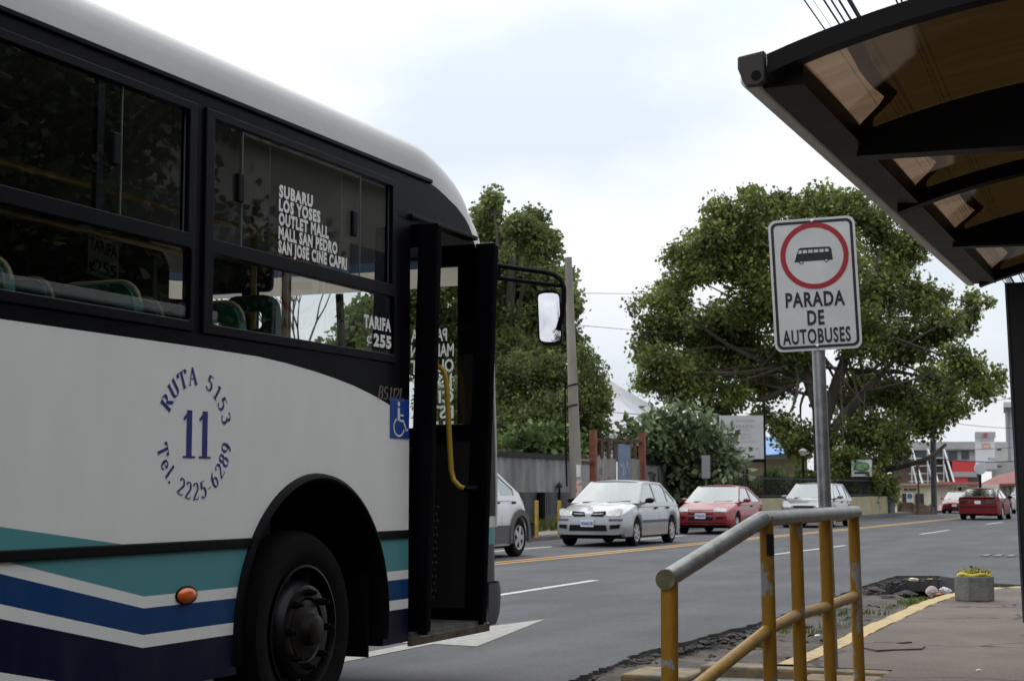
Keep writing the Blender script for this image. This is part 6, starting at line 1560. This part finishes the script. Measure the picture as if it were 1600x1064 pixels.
block(cs, 'doorway', 1431, 1444, 771, 800, 95.9, .08, M('doorway_dark', (.02, .02, .03), .4)); block(cs, 'doorway', 1410, 1423, 771, 800, 95.9, .08, bpy.data.materials['doorway_dark'])
block(cs, 'door_jamb', 1425.5, 1429, 770, 800, 95.8, .06, M('lime_jamb', (.45, .48, .25), .7)); block(cs, 'name_plate', 1412.5, 1418, 763, 766.2, 95.9, .06, SBLACK); block(cs, 'name_plate', 1420, 1432, 763.5, 766, 95.9, .06, SBLACK)
block(cs, 'roof_edge', 1462, 1532, 752.5, 757, 97.4, 1.2, M('red_roof_edge', (.42, .12, .11), .7)); block(cs, 'roof_edge', 1400, 1464, 755, 758, 95.7, 1.2, M('salmon_edge', (.42, .24, .18), .7))
tc_ = root('tiled_canopy', base_of(1477, 803, 92), 'small salmon tiled canopy roof in front of the cream shop', 'canopy')
q = [D(1465, 798, 90), D(1488, 798, 90), D(1484, 788, 91.5), D(1468, 788, 91.5)]
MB().add(q + [p + Vector((0, .1, -.12)) for p in q], [(0, 1, 2, 3), (7, 6, 5, 4), (0, 4, 5, 1), (1, 5, 6, 2), (2, 6, 7, 3), (3, 7, 4, 0)]).build('roof', M('salmon_tiles', (.42, .19, .13), .8, var=.15, scale=4), tc_, smooth=False)
block(tc_, 'wall', 1466, 1487, 798, 806, 90.4, 1, STONE)
of = root('office_building', base_of(1470, 800, 132), 'grey office building with slanted white steel braces and red panels', 'building')
GREYC = M('grey_concrete_front', (.32, .315, .31), .85, col2=(.42, .41, .405), scale=.8, detail=6); BRK = M('dark_brick_infill', (.12, .085, .08), .85, var=.2, scale=3)
block(of, 'wall', 1395, 1530, 706, 800, 134, 12, BRK); block(of, 'parapet', 1392, 1532, 690, 703, 133, 12, GREYC); block(of, 'upper_wall', 1478, 1532, 703, 720, 133.2, 1, GREYC)
for a, b_ in ((1482, 1496), (1503, 1514), (1455, 1476), (1412, 1450)): block(of, 'window', a, b_, 703.5, 717, 133.1, .15, M('office_glass', (.04, .05, .065), .15) if a == 1482 else bpy.data.materials['office_glass'])
PANR = M('red_panel', (.58, .04, .045), .5); block(of, 'red_panel', 1488, 1526, 720, 737, 132.8, .3, PANR); block(of, 'grey_band', 1488, 1526, 737, 745, 132.7, .3, M('band_grey', (.34, .34, .36), .6)); block(of, 'red_panel', 1488, 1512, 745, 755, 132.8, .3, PANR)
WST = M('white_steel', (.55, .55, .56), .5)
mb = MB()
for x in (1424, 1449, 1474):
    mb.bar(D(x, 700, 131), D(x + 1, 757, 131), .10); mb.bar(D(x + 1, 702, 130.9), D(x + 18, 757, 128), .12); mb.bar(D(x + 1, 725, 130.9), D(x + 9, 757, 130), .10)
for y in (716, 728, 740, 752): mb.bar(D(1420, y, 131.2), D(1476, y - 1, 131.2), .08)
mb.build('steel_brace', WST, of, smooth=False)
ts = root('sign_tower', base_of(1540, 800, 118), 'white sign tower with red emblem and orange lettering above the red panels', 'sign')
block(ts, 'tower', 1524.5, 1555, 675, 736, 118, 2.2, M('tower_white', (.66, .67, .68), .6)); block(ts, 'top_band', 1524, 1555.5, 674.5, 684, 117.9, .1, M('tower_grey', (.38, .36, .38), .6)); block(ts, 'emblem', 1537, 1543, 676.5, 683.5, 117.75, .08, M('emblem_red', (.34, .08, .11), .6))
mb = MB(); u = Vector((.93, .37, 0)).normalized(); s = 118 / F
put_text(mb, 'SCOL', D(1534, 700.5, 117.6), u, Vector((0, 0, 1)), 8 * s, 15 * s, .03); mb.build('tower_lettering', M('orange_letter', (.55, .16, .06), .6), ts, smooth=False)
mb = MB(); put_text(mb, 'SERVICIOS', D(1532, 689.5, 117.6), u, Vector((0, 0, 1)), 1.7 * s, 18 * s, .0); put_text(mb, 'Altis', D(1543, 719, 117.6), u, Vector((0, 0, 1)), 5 * s, 12 * s, .02); mb.build('tower_lettering', M('dark_blue_letter', (.06, .08, .20), .6), ts, smooth=False)
block(ts, 'lower_box', 1540, 1558, 722, 733, 117.7, .3, M('box_grey', (.42, .41, .42), .6))
rs = root('round_sign', base_of(1532, 798, 88), 'white round disc sign on a thin dark post', 'sign'); q = D(1531, 732, 88); s = 88 / F
MB().lathe([(9 * s, 0), (9 * s, .12), (0, .14)], lambda a, b, h: q + Vector((.93, .37, 0)) * a + Vector((0, 0, 1)) * b + Vector((.37, -.93, 0)) * h, 28).build('disc', M('disc_pale', (.48, .52, .54), .5), rs)
MB().lathe([(0, -.01), (9 * s, 0)], lambda a, b, h: q + Vector((.93, .37, 0)) * a + Vector((0, 0, 1)) * b + Vector((.37, -.93, 0)) * h, 28).build('disc_back', STEEL, rs)
MB().tube([rs.location, Vector((q.x, q.y + .1, q.z))], .07, 8).build('post', BLACK, rs)
ho2 = root('house', base_of(1570, 800, 104), 'cream house with red tiled roof and purple plinth past the coupe', 'house')
block(ho2, 'wall', 1534, 1620, 757, 805, 104, 9, CRM); block(ho2, 'plinth', 1534, 1620, 775, 805, 103.8, .3, M('purple_plinth', (.10, .085, .20), .8)); block(ho2, 'window', 1546, 1551, 756, 765, 103.8, .3, M('blue_window', (.16, .22, .36), .4))
for x in (1572, 1580): block(ho2, 'window', x, x + 5, 760, 772, 103.8, .2, M('pale_window', (.36, .33, .32), .4) if x == 1572 else bpy.data.materials['pale_window'])
q = [D(1528, 757, 103), D(1625, 753, 103), D(1625, 728, 111), D(1560, 742, 111)]
MB().add(q + [p + Vector((0, .0, -.15)) for p in q], [(0, 1, 2, 3), (7, 6, 5, 4), (0, 4, 5, 1), (1, 5, 6, 2), (2, 6, 7, 3), (3, 7, 4, 0)]).build('roof', REDT, ho2, smooth=False)
ap_ = root('apartment_block', base_of(1565, 800, 150), 'pale stepped apartment block behind the sign tower', 'building')
block(ap_, 'wall', 1550, 1576, 690, 760, 152, 10, GREYC); block(ap_, 'wall', 1556, 1640, 722, 760, 148, 10, GREYC)
for y in (701, 727): block(ap_, 'window', 1558, 1565, y, y + 3, 147.5, .2, bpy.data.materials['office_glass'])
tw = root('tower_block', base_of(1580, 800, 170), 'tall pale tower partly hidden by the black shelter panel', 'building')
block(tw, 'wall', 1574, 1640, 634, 770, 170, 12, M('tower_pale_render', (.42, .43, .46), .8, var=.06, scale=1)); block(tw, 'crown', 1568, 1645, 628, 636, 169, 14, M('crown_white', (.5, .5, .5), .7)); block(tw, 'recess', 1578, 1580.5, 640, 760, 169.9, .15, M('recess_grey', (.25, .26, .3), .7))
# palm
pa = root('palm_tree', base_of(1500, 800, 90), 'small drooping palm in front of the cream shop', 'palm'); pc = D(1500, 763, 90); rg = random.Random(8)
MB().tube([pa.location, pc], [.12, .09], 8).build('trunk', BARK, pa)
mb = MB()
for i in range(11):
    a = i * 6.283 / 11 + rg.uniform(-.2, .2); pr_ = None; rows = []
    for k in range(8):
        t = k / 7; r_ = t * .8; z = .38 * math.sin(t * 2.1) - .62 * t * t; w_ = .10 * math.sin(math.pi * min(.97, t + .1)); c_ = pc + Vector((math.cos(a) * r_, math.sin(a) * r_, z)); n_ = Vector((-math.sin(a), math.cos(a), 0))
        rows.append([c_ - n_ * w_ - Vector((0, 0, w_ * .7)), c_, c_ + n_ * w_ - Vector((0, 0, w_ * .7))])
    mb.grid(rows)
mb.build('fronds', leaf_mat('palm_leaf', (.06, .07, .025), (.11, .12, .05), (.16, .14, .06)), pa, recalc=False)
# ================================================================== overhead wires
WIRE = M('wire_black', (.012, .012, .015), .6)
def wire(label, pts, r, group, sag=0.0):
    mb = MB(); P_ = []
    a, b_ = Vector(pts[0]), Vector(pts[-1])
    for i in range(25): t = i / 24; p = a.lerp(b_, t); P_.append(p - Vector((0, 0, sag * 4 * t * (1 - t))))
    mb.tube(P_, r, 6); return tag(mb.build('wire', WIRE), label, 'wire', group)
labs = ['thin black overhead wire, leftmost of the bundle over the shelter roof', 'thinnest wire of the overhead bundle, second from its left', 'black overhead wire in the middle of the bundle over the shelter', 'overhead wire just right of the middle of the bundle', 'overhead wire left beside the thickest cable of the bundle', 'thickest black cable of the overhead bundle above the shelter', 'overhead wire right of the gap in the bundle', 'overhead wire near the right end of the bundle over the shelter', 'rightmost overhead wire of the bundle above the shelter']
wi_ = 0
for (px, py, r, z), lab in zip(((1275, 20, .011, 7.6), (1288, 20, .004, 7.9), (1303, 18, .014, 7.4), (1314, 18, .014, 7.5), (1324, 15, .016, 7.2), (1338, 12, .030, 7.0), (1404, 3, .014, 8.0), (1412, 3, .014, 7.8), (1424, 2, .014, 7.6)), labs):
    r_ = ray(px, py); k = (z - 1.22) / r_.z; x = r_.x * k
    p1w = Vector((x, r_.y * k, z)); p2w = D(1612 + wi_ * 5, 500 + wi_ * 6, 48 + wi_ * .3); wi_ += 1
    wire(lab, [p1w - (p2w - p1w) * .35, p2w], r, 'overhead wires above the shelter', .08)
wire('faint upper wire running from the concrete pole to the great tree', [D(889, 458, DP), D(1080, 460, 70)], .009, 'wires by the concrete pole')
wire('faint lower wire running from the concrete pole to the great tree', [D(891, 507, DP), D(1060, 522, 70)], .009, 'wires by the concrete pole')
wire('dark wire crossing the shrubs left of the concrete pole', [D(700, 648, 43), D(894, 673, 43)], .014, 'wires by the concrete pole')
for (a, b_), lab in zip((((930, 642), (1060, 652)), ((930, 668), (1060, 640)), ((930, 690), (1060, 668))), ('upper wire crossing in front of the tent roof', 'steep wire crossing in front of the tent roof', 'lowest wire crossing in front of the tent roof')):
    wire(lab, [D(*a, 60), D(*b_, 64)], .014, 'wires before the tent roof')
for (a, b_), lab in zip((((1456, 637), (1590, 619)), ((1456, 655), (1590, 669)), ((1458, 716), (1590, 720)), ((1458, 700), (1590, 698))), ('wire rising right from the dark utility pole', 'wire falling right from the dark utility pole', 'dark wire crossing low before the sign tower', 'thin wire crossing the sign tower lettering')):
    wire(lab, [D(*a, 80), D(*b_, 82)], .026 if '716' in str(a) or 'dark wire' in lab else .014, 'wires by the dark utility pole', .1)
# ================================================================== the near side of the street, out of the frame: it shades the bus and shows in its windows
nb_ = root('street_building', (10, 4, 0), 'long two storey building behind the pavement, mirrored in the bus windows', 'building')
BW = M('building_render', (.24, .22, .19), .85, var=.2, scale=1.2, detail=7)
MB().box(8.5, 16, -34, 40, 0, 8.0).build('wall', BW, nb_, smooth=False); MB().box(8.2, 16.2, -34.3, 40.3, 8.0, 8.35).build('parapet', BW, nb_, smooth=False)
for i in range(9):
    for z in (1.0, 4.4): MB().box(8.45, 8.52, -31 + i * 7.7, -28 + i * 7.7, z, z + 2.2).build('window', bpy.data.materials['office_glass'], nb_, smooth=False)
rg = random.Random(77); LEAF_NEAR = leaf_mat('deep_green_leaves', (.018, .028, .010), (.045, .06, .02), (.08, .08, .02), .25)
for (x, y, h, lab) in ((5.2, 15.5, 7.5, 'leafy tree beyond the shelter, mirrored in the last bus window'), (5.5, 7.0, 8.5, 'leafy tree right behind the shelter, mirrored in the bus windows'), (5.0, -1.5, 8.0, 'leafy tree behind the photographer, mirrored in the bus windows'), (5.6, -10.5, 9.0, 'tall leafy tree far behind the photographer on the pavement'), (5.4, -20, 8.5, 'farthest leafy tree behind the photographer on the pavement')):
    t = root('street_tree', (x, y, .0), lab, 'tree', 'trees along the near pavement'); B_ = t.location
    bs = [(B_ + Vector((rg.uniform(-2.4, 2.0), rg.uniform(-3.2, 3.2), h * rg.uniform(.45, .95))), (1.5, 1.6, 1.2)) for _ in range(20)]
    bs = [(c if c.x > 3.2 or c.z > 4.2 else Vector((3.6, c.y, c.z)), r) for c, r in bs]
    leaf_mesh('crown', LEAF_NEAR, t, bs, 2600, 10, .13, int(y * 3 + 200), spread=1.0)
    limbs('trunk', t, [([B_, B_ + Vector((0, 0, h * .4)), B_ + Vector((.1, 0, h * .7))], .2, .09)] + [([B_ + Vector((0, 0, h * .35)), (B_ + Vector((0, 0, h * .5))).lerp(c, .6), c], .07, .02) for c, r in bs])
# ---- clean up the working marks
for o in bpy.data.objects:
    for k in ('_w', '_o'):
        if k in o: del o[k]
